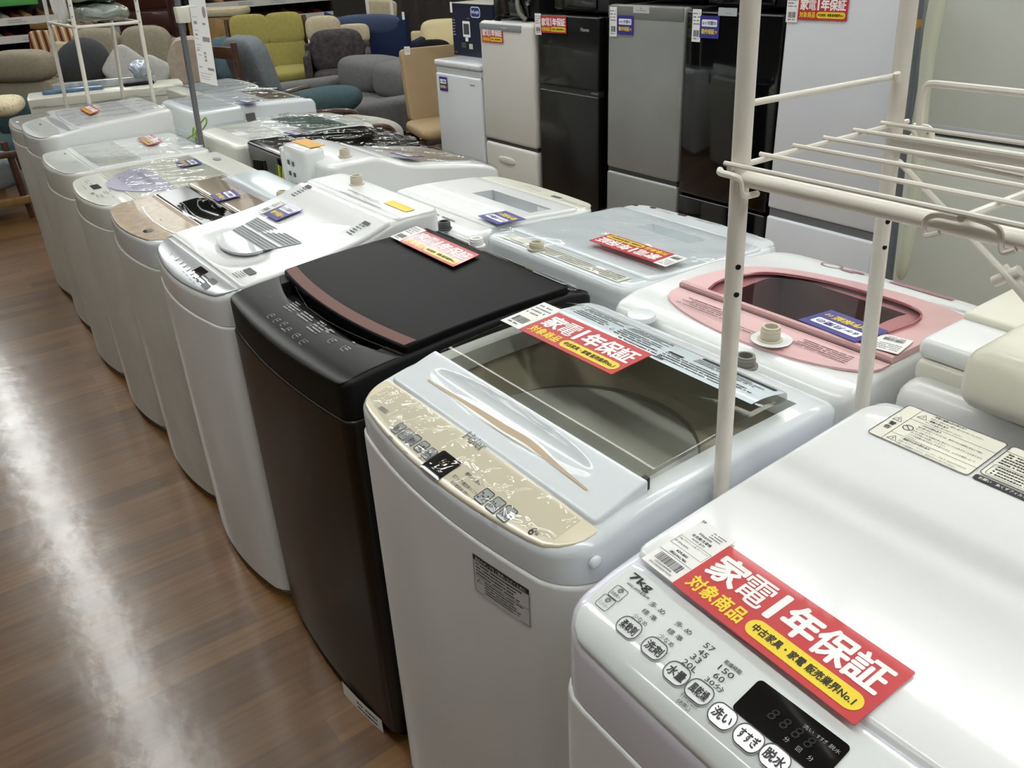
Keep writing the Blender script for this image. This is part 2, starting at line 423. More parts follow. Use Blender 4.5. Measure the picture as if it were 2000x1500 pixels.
mb = MB().box(-6, 10, -6, 16, -.1, 0); tag(M('floor', mb, wood_floor()), 'glossy brown wood plank shop floor', 'floor', kind='structure')
CEILM = mat('ceiling_board', 'b4b4b0', .8); WALLM = mat('shop_wall_grey', '6f6c68', .8); DARKW = mat('dark_partition', '1b191a', .7)
tag(M('ceiling', MB().box(-6, 10, -6, 16, CEIL + .12, CEIL + .2), CEILM), 'pale board ceiling', 'ceiling', kind='structure')
for nm, b in (('wall_back', (-6, 10, 15.9, 16, 0, 3.2)), ('wall_front', (-6, 10, -6.1, -6, 0, 3.2)), ('wall_left', (-6.1, -6, -6, 16, 0, 3.2)), ('wall_right', (10, 10.1, -6, 16, 0, 3.2))):
    tag(M(nm, MB().box(*b), WALLM), nm.split('_')[1] + ' wall of the shop', 'wall', kind='structure')
tag(M('wall_partition', MB().box(3.62, 3.7, -1.6, 5.0, 0, 2.2), DARKW), 'dark partition wall behind the row of fridges', 'wall', kind='structure')
TUBE = mat('fluorescent_diffuser', 'fafdfa', .5, emit=LAMP_POWER); HOUS = mat('lamp_housing', 'e4e4e0', .5)
first = None
for x, y in LAMPS:
    if first is None:
        first = T('ceiling_light', 'white fluorescent ceiling light', 'ceiling light', (x, y, CEIL), 'fluorescent ceiling lights in rows')
        M('housing', MB().box(x - .125, x + .125, y - .77, y + .77, CEIL + .02, CEIL + .12, r=.01), HOUS, first)
        M('diffuser', MB().box(x - .10, x + .10, y - .755, y + .755, CEIL, CEIL + .02, r=.006), TUBE, first)
    else: dup(first, (x, y, CEIL))

# ------------------------------------------------------------------ price signs
def bars(mb, fn, u0, u1, v0, v1, m, seed=1):
    R = random.Random(seed); u = u0
    while u < u1:
        w = (u1 - u0) * R.choice((.012, .02, .03)); rect(mb, fn, u, min(u + w, u1), v0, v1, m); u += w + (u1 - u0) * R.choice((.014, .02, .03))
def price(par, o, ux, uy, w=.05, h=.1, big=False, seed=1):
    fb, f = pane(o, ux, uy), pane(o, ux, uy, .0009); m = MB()
    n = Vector(ux).cross(Vector(uy)).normalized()
    vs = [fb(*p) for p in ((-w / 2, -h / 2), (w / 2, -h / 2), (w / 2, h / 2), (-w / 2, h / 2))]
    m.add(vs + [p + n * .0006 for p in vs], [(3, 2, 1, 0), (4, 5, 6, 7), (0, 1, 5, 4), (1, 2, 6, 5), (2, 3, 7, 6), (3, 0, 4, 7)], 0)
    if big:
        text(m, 'TF', f, -.0215, .0455, .004, 1, .02); fine(m, f, 0, .0215, .030, .042, 3, 2, seed=3)
        text(m, 'Hisense', f, -.001, .028, .0042, 1, .01); text(m, '全自動洗濯機', f, -.001, .0215, .0045, 1, .01); text(m, 'WW-B70', f, -.001, .0155, .0035, 1)
        ring(m, f, -.0235, .0235, -.005, .0115, .0003, .0004, 1)
        text(m, '7.0Kg アウトレット品 クリーニング', f, -.0005, .0075, .0036, 1, wd=.044); text(m, '済 50Hz/60Hz', f, -.0225, .001, .0034, 1, al='L')
        text(m, '¥39,800', f, 0, -.0105, .0043, 1, .02); text(m, '(税込¥43,780)', f, 0, -.0165, .0046, 1, .02)
        rect(m, f, -.0245, .0245, -.0205, -.0200, 1)
        bars(m, f, -.018, .018, -.036, -.0235, 1, 4); text(m, '1050004909898', f, 0, -.039, .0028, 1); text(m, '202-2402060019/230', f, 0, -.0435, .0028, 1)
    else:
        fine(m, f, -w * .4, w * .4, h * .0, h * .42, 4, 2, seed=seed); bars(m, f, -w * .33, w * .33, -h * .34, -h * .14, 1, seed)
        fine(m, f, -w * .3, w * .3, -h * .44, -h * .36, 1, 1, seed=seed)
    M('price_label', m, [PAPER, INK, GINK], par, label='white paper price label with a barcode')
def card(o, ux, uy, w, h, k=.0012):
    m = MB(); fb = pane(o, ux, uy); n = Vector(ux).cross(Vector(uy)).normalized()
    P = rr_pts(-w / 2, w / 2, -h / 2, h / 2, min(w, h) * .02, 2); q = len(P); vs = [fb(*p) for p in P]
    m.add(vs + [p + n * k for p in vs], [tuple(range(q))[::-1], tuple(range(q, 2 * q))] + [(i, (i + 1) % q, q + (i + 1) % q, q + i) for i in range(q)], 0)
    return m, pane(o, ux, uy, k + .0004), pane(o, ux, uy, k + .0008)
def red_sign(o, ux, uy, w, label, price_at=None, pw=(.05, .1), big=False, seed=1):
    """price_at: centre of the paper label in the card's own (u, v)"""
    ux, uy = Vector(ux).normalized(), Vector(uy).normalized(); k = w / .23
    t = T('warranty_sign', label, 'sign', o, 'red one year warranty signs')
    m, f, f2 = card(o, ux, uy, w, w * .385)
    for ch, u, wd_, hh, of in (('家', -.0865, .037, .040, .034), ('電', -.0485, .036, .040, .009), ('1', -.0195, None, .0385, .028), ('年', .0115, .036, .040, .04), ('保', .0495, .037, .040, .032), ('証', .0875, .037, .039, .028)):
        text(m, ch, f, u * k, .0130 * k, hh * k, 1, of, wd=wd_ and wd_ * k)
    text(m, '対象商品', f, -.0685 * k, -.0245 * k, .021 * k, 2, .03, wd=.074 * k)
    rrect(m, f, -.025 * k, .108 * k, -.0365 * k, -.0130 * k, .012 * k, 2)
    text(m, '中古家具・家電 販売業界No.1', f2, .0415 * k, -.0247 * k, .0108 * k, 3, .025, wd=.118 * k)
    M('card', m, [RED, WINK, YEL, INK], t)
    if price_at: price(t, pane(o, ux, uy)(*price_at), ux, uy, pw[0], pw[1], big, seed)
    return t
def blue_sign(o, ux, uy, w, h, label, price_at=None, pw=(.04, .1), seed=1):
    ux, uy = Vector(ux).normalized(), Vector(uy).normalized()
    t = T('guarantee_sign', label, 'sign', o, 'blue six month guarantee signs')
    m, f, f2 = card(o, ux, uy, w, h)
    rrect(m, f, -w * .40, w * .40, h * .02, h * .33, h * .05, 1)
    text(m, '6ヶ月間の', f2, 0, h * .175, h * .17, 0, .02, wd=w * .7)
    text(m, '動作保証', f, -w * .06, -h * .2, h * .22, 2, .03, wd=w * .66); text(m, '付', f, w * .36, -h * .21, h * .13, 2, .02, wd=w * .13)
    M('card', m, [NAVY, WINK, YEL], t)
    if price_at: price(t, pane(o, ux, uy)(*price_at), ux, uy, pw[0], pw[1], False, seed)
    return t
def quad(Q, conv):
    """the four pixel corners TL TR BR BL of a flat rectangle -> centre, ux, uy, width, height"""
    a, b, c, d = [conv(*p) for p in Q]
    ux = ((b - a) + (c - d)) / 2; uy = ((a - d) + (b - c)) / 2; w, h = ux.length, uy.length
    ux = ux.normalized(); uy = (uy - ux * uy.dot(ux)).normalized()
    return (a + b + c + d) / 4 + ux.cross(uy).normalized() * .001, ux, uy, w, h
# ------------------------------------------------------------------ near row of washing machines (fronts to the aisle)
def washer(label, xf, xb, y0, y1, zt, seam, bulge=.03, rc=.055, cab=CAB, top=WHITE, base=GREYP, r=.018, pockets=(), gap=.003, cabr=.006, name='washing_machine', nv=22, ns=14, mats=None, group=None):
    sg = 1 if xb > xf else -1
    t = T(name, label, 'washing machine', ((xf + xb) / 2, (y0 + y1) / 2, 0), group)
    M('base', slab(MB(), xf + sg * .02, xb - sg * .01, y0 + .012, y1 - .012, .034, .001, .004, rc, .02, bulge), base, t)
    M('cabinet', slab(MB(), xf, xb, y0, y1, seam, .033, cabr, rc, .015, bulge), cab, t)
    tc = M('top_cover', slab(MB(), xf + sg * gap, xb - sg * .002, y0 + gap, y1 - gap, zt, up(fz(seam), .0015), r, rc, .03, bulge, nv=nv, ns=ns, pockets=pockets), mats or top, t)
    return t
def skin(par, name, xf, xb, y0, y1, zt, d, r=.003, rc=.02, rb=.01, bulge=0, bulge_b=0, mats=None, under=.004, label=None, extra=None, nv=20, ns=10, pockets=(), smooth=38):
    m = slab(MB(), xf, xb, y0, y1, up(zt, d), up(zt, -under), r, rc, rb, bulge, bulge_b, nv=nv, ns=ns, pockets=pockets, seg=3)
    if extra: extra(m)
    return M(name, m, mats, par, label=label, smooth=smooth)
def film(par, xf, xb, y0, y1, zt, d, m=None, amp=.0016, seed=0, bulge=0, nx=26, ny=34):
    """a sheet of clear wrap lying slightly crinkled d above the surface"""
    R = random.Random(seed); W = [(R.uniform(15, 60), R.uniform(15, 60), R.uniform(0, 6)) for k in range(5)]; vs = []
    for i in range(nx + 1):
        for j in range(ny + 1):
            v = -1 + 2 * j / ny; sg = 1 if xb > xf else -1; x = xf + (xb - xf) * i / nx + sg * bulge * v * v * (1 - i / nx); y = (y0 + y1) / 2 + v * abs(y1 - y0) / 2
            vs.append((x, y, zt(x, y) + d + amp * sum(math.sin(a * x + b * y + c) for a, b, c in W) / 2))
    b = MB().add(vs, [(i * (ny + 1) + j, (i + 1) * (ny + 1) + j, (i + 1) * (ny + 1) + j + 1, i * (ny + 1) + j + 1) for i in range(nx) for j in range(ny)])
    return M('protective_film', b, m or FILMS, par, label='clear protective film', smooth=180, recalc=False)
def inlet(par, p, r=.014, h=.03, m=None, name='hose_inlet'):
    b = MB(); q = [(r * 1.35, 0), (r * 1.35, .004), (r, .005)]
    k = 4
    for i in range(k): z = .006 + i * (h - .01) / k; q += [(r * 1.06, z), (r * 1.06, z + .002), (r, z + .003), (r, z + (h - .01) / k - .0005)]
    q += [(r * .98, h), (r * .72, h), (r * .7, h * .4)]
    b.lathe(q, p, 0, 20); M(name, b, m or NOZZ, par)
def buttons(par, zt, P, w, h, mats, fn=onA, rr=.003, names=None, lift=.0015):
    """P: list of (x, y); each a raised key of its own"""
    for i, (x, y) in enumerate(P):
        f = fn(zt, x, y, lift); m = MB(); A = rr_pts(-w / 2, w / 2, -h / 2, h / 2, rr, 4); n = len(A); f0 = fn(zt, x, y, 0)
        m.add([f(*a) for a in A] + [f0(*a) for a in A], [(k, (k + 1) % n, n + (k + 1) % n, n + k) for k in range(n)], 0); rrect(m, f, -w / 2, w / 2, -h / 2, h / 2, rr, 0)
        f3 = fn(zt, x, y, lift + .0006); ring(m, f3, -w / 2, w / 2, -h / 2, h / 2, rr, min(w, h) * .05, 1)
        if names: text(m, names[i], f3, 0, -h * .1, h * .5, 1, .01, wd=w * .72)
        M('button', m, mats, par)

# ---- 1: white machine nearest the camera
z1 = prof((.425, .79), (.434, .822), (.446, .839), (.46, .848), (.55, .868), (.9, .891), (1.04, .898))
w1 = washer('big white washer with grey print panel, nearest the camera', .428, 1.045, -.03, .5605, z1, .735, .006, .042, CAB, LAVW, r=.016)
def p1x(m):
    H = lambda px, py: hit(px, py, z1)
    def at_(body, px, py, h, off=.0, al='C', wd=None, rot=None):
        p = H(px, py); text(m, body, onA(z1, p.x, p.y, .0033), 0, 0, h, 1, off, al, wd)
    at_('7kg', 1251, 1143, .0125, .02, wd=.031, ); at_('ANG-WM-B70-W', 1246, 1158, .0032, .01, wd=.034)
    for px, py, wd in ((1284, 1192, .022), (1335, 1231, .022)): at_('多 め', px, py, .0068, wd=wd)
    for px, py, wd in ((1268, 1205, .02), (1318, 1244, .02)): at_('標 準', px, py, .0062, wd=wd)
    for px, py in ((1250, 1215), (1301, 1255)): at_('少なめ', px, py, .006, wd=.02)
    at_('57', 1385, 1269, .0064, wd=.0115); at_('45', 1373, 1281, .0064, wd=.0115); at_('33', 1359, 1291, .0064, wd=.0115); at_('20L', 1347, 1305, .0064, wd=.018)
    at_('乾燥時間', 1431, 1307, .005, .01, wd=.0195); at_('150', 1418, 1317, .0064, wd=.0175); at_('60', 1404, 1328, .0064, wd=.0115); at_('30分', 1395, 1342, .0064, wd=.022)
    at_('チャイルドロック', 1346, 1374, .0048, wd=.022); at_('(5秒押し)', 1334, 1382, .0048, wd=.016)
    for px, py, tx in ((1207, 1163, '自動投入'), (1182, 1181, 'インバーター')):
        p = H(px, py); f = onA(z1, p.x, p.y, .0033); ring(m, f, -.009, .009, -.0085, .0085, .003, .0007, 1); text(m, tx, f, 0, -.003, .0042, 1, wd=.013)
        stroke(m, f, [(.0035 * math.cos(a) * (1 - a / 16), .0035 + .0035 * math.sin(a) * (1 - a / 16)) for a in [k * .6 for k in range(20)]], .0007, 1)
pn1 = skin(w1, 'control_panel', .4335, .5395, -.02, .540, z1, .002, .0022, .022, .006, .004, mats=[mat('gloss_white_panel', 'e4e8e6', .12, coat=.6, vary=.01), INK], extra=p1x, under=.002)
names = ['柔軟剤', '洗剤', '水量', '風乾燥', '洗い', 'すすぎ', '脱水']
pts = [hit(px, py, z1) for px, py in ((1228, 1232), (1277, 1273), (1321, 1322), (1365, 1358), (1410, 1405), (1461, 1448), (1512, 1488))]
M_BTN = [mat('white_key', 'e6e8e8', .15, coat=.6), mat('key_print', '4c4c50', .4)]
for p, n in zip(pts, names):
    f = onA(z1, p.x, p.y, .0045); m = MB(); w, h = .0285 if len(n) < 3 else .0295, .0215
    A = rr_pts(-w / 2, w / 2, -h / 2, h / 2, .0095, 6); q = len(A); f0 = onA(z1, p.x, p.y, .002)
    m.add([f(*a) for a in A] + [f0(*a) for a in A], [tuple(range(q))] + [(k, (k + 1) % q, q + (k + 1) % q, q + k) for k in range(q)], 0)
    f3 = onA(z1, p.x, p.y, .0051); ring(m, f3, -w / 2, w / 2, -h / 2, h / 2, .0095, .0011, 1); text(m, n, f3, 0, 0, .0105, 2, .02, wd=.0205)
    M('button', m, M_BTN + [INK], pn1)
dq = [hit(*p, z1) for p in ((1490, 1333), (1428, 1373), (1663, 1470), (1592, 1548))]
cx, cy = sum(p.x for p in dq) / 4, sum(p.y for p in dq) / 4
m = MB(); f = onA(z1, cx, cy, .0036); f2 = onA(z1, cx, cy, .0042)
rrect(m, f, -.0495, .0495, -.0195, .0215, .005, 0)
for i, (s, u) in enumerate((('洗い', .0135), ('すすぎ', .0275), ('脱水', .0405))): text(m, s, f2, u, .010, .0042, 1, wd=.0105)
for s, u in (('分', .012), ('回', .025), ('分', .037)): text(m, s, f2, u - .006, -.0105, .0048, 1)
for k in range(4): text(m, '8', f2, -.018 + k * .013, .0005, .012, 2, shear=.15)
M('display', m, [SCREEN, LINK, mat('unlit_segment', '161415', .3)], pn1, label='black display window')
def l1x(m):
    # warning stickers
    f = onA(z1, .978, .4405, .0095); fl = onA(z1, .978, .4405, .0101)
    rrect(m, f, -.068, .068, -.0485, .050, .006, 1); ring(m, fl, -.068, .068, -.0485, .050, .006, .0009, 2)
    rect(m, fl, -.0475, -.0469, -.048, .0495, 2)
    for v in (.019, -.026): rect(m, fl, -.0472, .0675, v, v + .0006, 2)
    def tri(u, v, s=.0062):
        stroke(m, fl, [(u - s, v - s * .8), (u + s, v - s * .8), (u, v + s), (u - s, v - s * .8), (u, v - s * .8)], .0011, 2); rect(m, fl, u - .0004, u + .0004, v - .003, v + .002, 2)
    tri(-.057, .008); text(m, '警', fl, -.057, -.007, .0088, 2, .02); text(m, '告', fl, -.057, -.0185, .0088, 2, .02)
    tri(-.037, .034); tri(-.037, -.037)
    ring(m, fl, -.044, -.030, -.010, .004, .007, .0012, 2); stroke(m, fl, [(-.0418, .0015), (-.0322, -.0075)], .0011, 2)
    L = [('・感電や漏電火災の恐れあり', .045, 1), ('浴室など湿気の多い場所に据え付けないでください。', .0375, 0), ('・感電の恐れあり', .031, 1), ('アースを確実に取り付けてください。', .0245, 0),
         ('・けがの恐れあり', .0145, 1), ('脱水槽が完全に止まるまでは、絶対に中の洗濯物に手などで触れ', .008, 0), ('ないでください。', .002, 0), ('ゆるい回転でも洗濯物が手に巻きついてけがをすることがあります。', -.004, 0),
         ('特にお子様には注意してください。', -.010, 0), ('ふたや洗濯槽の扉の凹凸に手を掛けたまま、上ぶたを開閉しないで', -.016, 0), ('ください。', -.022, 0), ('・爆発や火災の恐れあり', -.030, 1),
         ('灯油・ガソリン・ベンジン・シンナー・アルコールなどやそれらの', -.037, 0), ('付着した洗濯物を入れたり、近付けたりしないでください。', -.0435, 0)]
    for s, v, b in L: text(m, s, fl, -.029, v, .0046 if b else .0042, 2, .02 if b else 0, 'L', wd=len(s) * .0036 * (.82 if not b else .95))
    f = onA(z1, .978, .300, .0095); fl = onA(z1, .978, .300, .0101)
    rrect(m, f, -.068, .068, -.0325, .050, .006, 1); ring(m, fl, -.068, .068, -.0325, .050, .006, .0009, 2); rect(m, fl, -.0675, .0675, .033, .0336, 2)
    text(m, '注意', fl, 0, .0415, .008, 2, .02); ring(m, fl, -.063, .063, -.029, -.002, .004, .0006, 2)
    fine(m, fl, -.062, .06, .001, .031, 5, 2, seed=5); fine(m, fl, -.058, .06, -.027, -.003, 4, 2, seed=6)
    rrect(m, f, -.068, .068, -.0475, -.036, .003, 2); text(m, 'お願い　糸くずフィルターは毎回お手入れください', fl, -.062, -.0418, .0058, 3, .01, 'L', wd=.118)
skin(w1, 'lid', .5425, 1.022, -.02, .552, z1, .008, .0075, .02, .045, .004, 0, mats=[mat('glossy_white_lid', 'eceded', .16, coat=.5, vary=.008), CREAMST, INK, WINK], extra=l1x, under=.003)
sq_ = quad([(1425, 1072), (1785, 1313), (1662, 1420), (1318, 1145)], lambda a, b: hit(a, b, up(z1, .009)))
red_sign(sq_[0] + Vector((0, 0, .001)), sq_[1], sq_[2], .229, 'red one year warranty sign on the nearest white washer', price_at=(-.140, .006), pw=(.05, .097), big=True)

# ---- 2: white machine with smoked see-through lid
zc2 = warp(prof((.475, .857), (.49, .864), (.535, .874), (.60, .886), (.80, .893), (.95, .893), (1.0, .88)), .585, 1.13, .030)
w2 = washer('white washer with cream panel and smoked see-through lid', .45, 1.005, .585, 1.13, zc2, lambda x, y=0: .815 - .02 * max(0, (x - .45) / .55), .032, .05, CAB, COOLW, r=.013,
            pockets=[dict(x=(.598, .945), y=(.612, 1.098), depth=.03, taper=.985, m=0, floor=False)], nv=26, ns=20)
def c2x(m):
    H = lambda px, py: hit(px, py, zc2)
    def at_(body, px, py, h, off=.0, wd=None, mm=1):
        p = H(px, py); text(m, body, onA(zc2, p.x, p.y, .0026), 0, 0, h, mm, off, 'C', wd)
    at_('6', 1040, 1040, .0125, .01, .007); at_('kg', 1049, 1043, .008, 0, .008)
    at_('風乾燥', 764, 857, .0036, 0, .01); at_('少なめ', 792, 886, .0036, 0, .011); at_('長押し', 822, 899, .0036, 0, .011)
    at_('残り時間', 832, 921, .004, 0, .012); at_('分', 825, 919, .004)
    at_('標準1お急ぎ', 925, 938, .0056, 0, .036); at_('泥アップ1槽洗浄1ソフト', 908, 949, .0056, 0, .055); at_('毛布1槽風乾燥1自動おそうじ', 903, 961, .005, 0, .052)
    at_('○○', 943, 1010, .003, 0, .008); at_('○○', 966, 1030, .003, 0, .008)
    p = H(749, 803); f = onA(zc2, p.x, p.y, .0026); bars(m, f, -.012, .012, -.004, .004, 2, 8)
pn2 = skin(w2, 'control_panel', .4555, .537, .600, 1.115, zc2, .0016, .002, .045, .006, .030, -.004, mats=[CREAM, INK, GINK], extra=c2x, under=.003)
KEY2 = [mat('silver_key', 'c3c6c6', .3, metal=.4, coat=.5), INK]
for px, py, n in ((779, 840, '洗い'), (793, 852, 'すすぎ'), (808, 863, '脱水'), (824, 876, '水量'), (839, 890, '風乾燥'), (946, 973, 'コース'), (968, 990, 'スタート'), (990, 1007, '入/切')):
    p = hit(px, py, zc2); buttons(pn2, up(zc2, .0016), [(p.x, p.y)], .0175 if px < 900 else .0195, .021 if px < 900 else .023, KEY2, names=[n])
p = hit(862, 910, zc2); m = MB(); f = onA(zc2, p.x, p.y, .003); rrect(m, f, -.023, .023, -.0215, .0195, .004, 0); text(m, '88', onA(zc2, p.x, p.y, .0036), .001, .004, .013, 1, wd=.014)
M('display', m, [SCREEN, mat('dim_amber_digit', '4a3a22', .4)], pn2, label='black display window')
zl2 = prof((.537, .882), (.58, .893), (.627, .905), (.70, .911), (.86, .921), (.92, .912), (.955, .893))
sc = lambda x, y: max(0, 1 - ((x - .592) / .026) ** 2 - ((y - .865) / .19) ** 2)
def stripx(y): return .578 - .030 * math.exp(-((y - .86) / .11) ** 2) * .55 + .004
zf2 = lambda x, y=0: zl2(x) - .014 * sc(x, y) ** .6 * (1 if x > stripx(y) else max(0, 1 - (stripx(y) - x) / .004))
def lf2x(m):
    P = [hit(px, py, zl2) for px, py in ((836, 744), (868, 764), (925, 799), (985, 838), (1035, 868), (1090, 914), (1147, 960))]
    Q = smooth([(p.x, p.y, w) for p, w in zip(P, (.003, .0045, .008, .011, .0105, .006, .003))], 5); P = [Vector((a, b, 0)) for a, b, c in Q]; Wd = [c for a, b, c in Q]; vs = []
    for q, w in zip(P, Wd):
        for k in (-1, 1):
            x = q.x + k * w / 2; vs.append((x, q.y, zl2(x) + .0022))
    m.add(vs, [(2 * i, 2 * i + 1, 2 * i + 3, 2 * i + 2) for i in range(len(P) - 1)], 1)
    p = hit(929, 864, zl2); text(m, 'Haier', onA(zl2, p.x, p.y, .0022), 0, 0, .0165, 2, .0, wd=.047)
skin(w2, 'lid_front', .540, .627, .608, 1.102, zf2, .001, .004, .008, .003, .0, 0, mats=[COOLW, TAN, GINK], extra=lf2x, under=.024, nv=60, ns=26, label='white lid front with champagne trim and a thumb scoop')
m = slab(MB(), .629, .945, .617, 1.096, zl2, up(zl2, -.0045), .002, .004, .06, 0, 0, nv=20, ns=16, seg=2)
m2 = MB(); fl = onA(zl2, .868, .855, .0008); fl2 = onA(zl2, .868, .855, .0016)
lid2 = M('smoked_lid', m, SMOKE, w2, label='smoked see-through lid')
rect(m2, fl, -.212, .222, -.022, .052, 0, 12, 8)
for u0, u1, v0, v1, n, sd in ((-.19, -.09, .03, .05, 3, 1), (-.19, -.09, .004, .026, 3, 2), (-.08, .02, .03, .05, 4, 3), (-.08, .02, -.002, .026, 4, 4), (-.06, .06, -.018, -.004, 2, 5), (.075, .21, .02, .038, 3, 6), (.03, .205, -.014, .012, 4, 7)): fine(m2, fl2, u0, u1, v0, v1, n, 1, seed=sd)
rect(m2, fl2, .075, .212, .041, .049, 1); rect(m2, fl2, .03, .06, .013, .019, 1)
for u, v in ((-.2, .042), (-.2, .016), (-.09, .008)): stroke(m2, fl2, [(u - .004, v - .004), (u + .004, v - .004), (u, v + .004), (u - .004, v - .004)], .001, 1)
M('lid_sticker', m2, [STICK, INK], lid2, label='pale blue instruction sticker', recalc=False)
# inside: deck ring and tub
m = MB(); cx, cy, R0, n = .735, .857, .185, 48; x0, x1, y0, y1 = .600, .943, .614, 1.096
A = []; B = []
for k in range(n):
    a = 2 * math.pi * k / n; c, s = math.cos(a), math.sin(a); B.append((cx + R0 * c * .93, cy + R0 * s, .805))
    t = min(((x1 - cx) / c if c > 0 else (x0 - cx) / c) if abs(c) > 1e-6 else 9, ((y1 - cy) / s if s > 0 else (y0 - cy) / s) if abs(s) > 1e-6 else 9)
    A.append((cx + c * t, cy + s * t, .864))
m.add(A + B, [(k, (k + 1) % n, n + (k + 1) % n, n + k) for k in range(n)], 0)
M('inner_deck', m, mat('inner_deck_beige', 'c6c3b4', .4), w2, recalc=False)
m = MB(); q = [(R0, .806), (R0 - .006, .798), (R0 - .007, .755), (R0 - .026, .745), (R0 - .028, .70), (R0 - .020, .675), (R0 - .028, .65), (R0 - .020, .60), (R0 - .028, .5), (.0, .47)]
vs = []; fs = []
for r_, z_ in q:
    for k in range(n): a = 2 * math.pi * k / n; vs.append((cx + r_ * math.cos(a) * .93, cy + r_ * math.sin(a), z_))
for i in range(len(q) - 1):
    for k in range(n): fs.append((i * n + k, i * n + (k + 1) % n, (i + 1) * n + (k + 1) % n, (i + 1) * n + k))
m.add(vs, fs, 0); M('tub', m, TUBS, w2, recalc=False)
M('pulsator', MB().lathe([(.15, .478), (.14, .49), (.05, .50), (.03, .515), (0.001, .516)], (cx, cy, 0), 0, 32), PULS, w2)
inlet(w2, hit(1454, 716, zc2), .0155, .02, mat('grey_nozzle', '7d7b72', .4)); M('bleach_cap', MB().lathe([(.027, 0), (.027, .006), (.025, .009), (.001, .0095)], hit(1252, 622, zc2), 0, 32), COOLW, w2)
M('lid_hinge', MB().box(.6255, .634, .6115, .6215, .872, .905, r=.002), mat('hinge_black', '1f1f1f', .4), w2)
M('screw_cap', MB().blob(at(1163, 1098, 1, .586), (.009, .005, .009), e=1), COOLW, w2)
m = MB(); Q = [at(px, py, 0, .4525) for px, py in ((934, 1086), (1024, 1146), (1027, 1219), (939, 1157))]; o, ux, uy, wd, hh = quad([(934, 1086), (1024, 1146), (1027, 1219), (939, 1157)], lambda a, b: at(a, b, 0, .461))
f = pane(o, (0, -1, 0), (0, 0, 1)); f2 = pane(o, (0, -1, 0), (0, 0, 1), .0006)
cur = lambda u, v: Vector((.450 + .032 * ((o.y - u - .8575) / .2725) ** 2 - .0012, o.y - u, o.z + v)); cur2 = lambda u, v: cur(u, v) + Vector((-.0006, 0, 0))
rect(m, cur, -wd / 2, wd / 2, -hh / 2, hh / 2, 0, 10); rect(m, cur2, -wd / 2, wd / 2, hh * .36, hh / 2, 1, 10)
text(m, '風呂水ポンプをご使用いただくために', lambda u, v: cur2(u, v) + Vector((-.0005, 0, 0)), 0, hh * .43, hh * .09, 2, .01, wd=wd * .9)
fine(m, cur2, -wd * .45, wd * .45, -hh * .02, hh * .33, 4, 1, seed=3); fine(m, cur2, -wd * .3, wd * .45, -hh * .42, -hh * .06, 5, 1, seed=4)
stroke(m, cur2, [(-wd * .44, -hh * .2), (-wd * .34, -hh * .2), (-wd * .39, -hh * .1), (-wd * .44, -hh * .2)], .001, 1)
ring(m, cur2, -wd / 2, wd / 2, -hh / 2, hh / 2, .001, .0007, 1); rect(m, cur2, -wd / 2, wd / 2, -hh * .045, -hh * .035, 1, 10)
M('front_sticker', m, [mat('grey_white_sticker', 'd9d9d6', .5), INK, WINK], w2, label='grey sticker with fine print below the control panel', recalc=False)
film(w2, .462, .532, .625, 1.085, zc2, .0055, FILM, .0008, 2, .028)
o = [hit(px, py, up(zl2, .003)) for px, py in ((1094, 622), (1261, 694), (1186, 731), (1028, 650))]
ux = ((o[1] - o[0]) + (o[2] - o[3])) / 2; uy = ((o[0] - o[3]) + (o[1] - o[2])) / 2; c = (o[0] + o[1] + o[2] + o[3]) / 4 + Vector((0, 0, .004))
red_sign(c, ux, uy, .222, 'red one year warranty sign lying on the smoked washer lid', price_at=(-.139, .006), pw=(.05, .097), seed=5)
# ---- 3: black machine
z3 = warp(prof((.465, .845), (.485, .857), (.51, .865), (.62, .876), (.71, .883), (.87, .889), (.98, .889), (1.005, .884), (1.035, .87)), 1.165, 1.715, .012)
w3 = washer('black top loading washer with copper trim on its lid', .462, 1.04, 1.165, 1.715, z3, lambda x, y=0: .79, .02, .018, BROWNB, BLACKM, BLACKM, r=.007, pockets=[dict(x=(.555, .60), y=(1.225, 1.665), depth=.03, taper=.97)])
def c3x(m):
    H = lambda px, py: hit(px, py, z3)
    for px, py, w in ((531, 619, .016), (542, 628, .014), (556, 635, .014), (564, 646, .014), (580, 658, .016), (594, 670, .016), (650, 668, .018), (676, 683, .02)):
        p = H(px, py); f = onA(z3, p.x, p.y, .0026); stroke(m, f, [(-w / 2, .006), (-w / 2, -.004), (-w * .3, -.008), (w * .3, -.008)], .0011, 1); fine(m, f, -w * .2, w * .45, -.003, .008, 2, 1, seed=int(px))
    for px, py, w, h, n in ((570, 605, .05, .02, 3), (578, 598, .03, .018, 3), (600, 622, .06, .022, 3), (622, 645, .055, .03, 4), (645, 650, .02, .016, 2), (692, 672, .012, .008, 1), (552, 645, .012, .006, 1), (632, 634, .03, .008, 1)):
        p = H(px, py); f = onA(z3, p.x, p.y, .0026); fine(m, f, -w / 2, w / 2, -h / 2, h / 2, n, 1, seed=int(px), fill=.5)
    p = H(527, 582); text(m, 'DAEWOO', onA(z3, p.x, p.y, .0026), 0, 0, .004, 2, wd=.02)
skin(w3, 'control_panel', .4645, .549, 1.176, 1.704, z3, .0015, .002, .014, .004, .019, -.052, mats=[mat('black_touch_panel', '0b0b0b', .34, spec=.25), LINK, DGREY], extra=c3x, under=.003)
m = MB(); P = [hit(px, py, up(z3, .003)) for px, py in ((561, 531), (571, 548), (584, 575), (600, 600), (635, 625), (675, 646), (720, 666), (781, 690))]
m.tube(P, .0012, 0, 6); M('silver_edge_line', m, CHROME, w3)
skin(w3, 'lid', .588, .975, 1.178, 1.702, z3, .013, .004, .008, .004, .022, 0, mats=[BLKLID], under=.006)
m = MB(); n = 24; vs = []
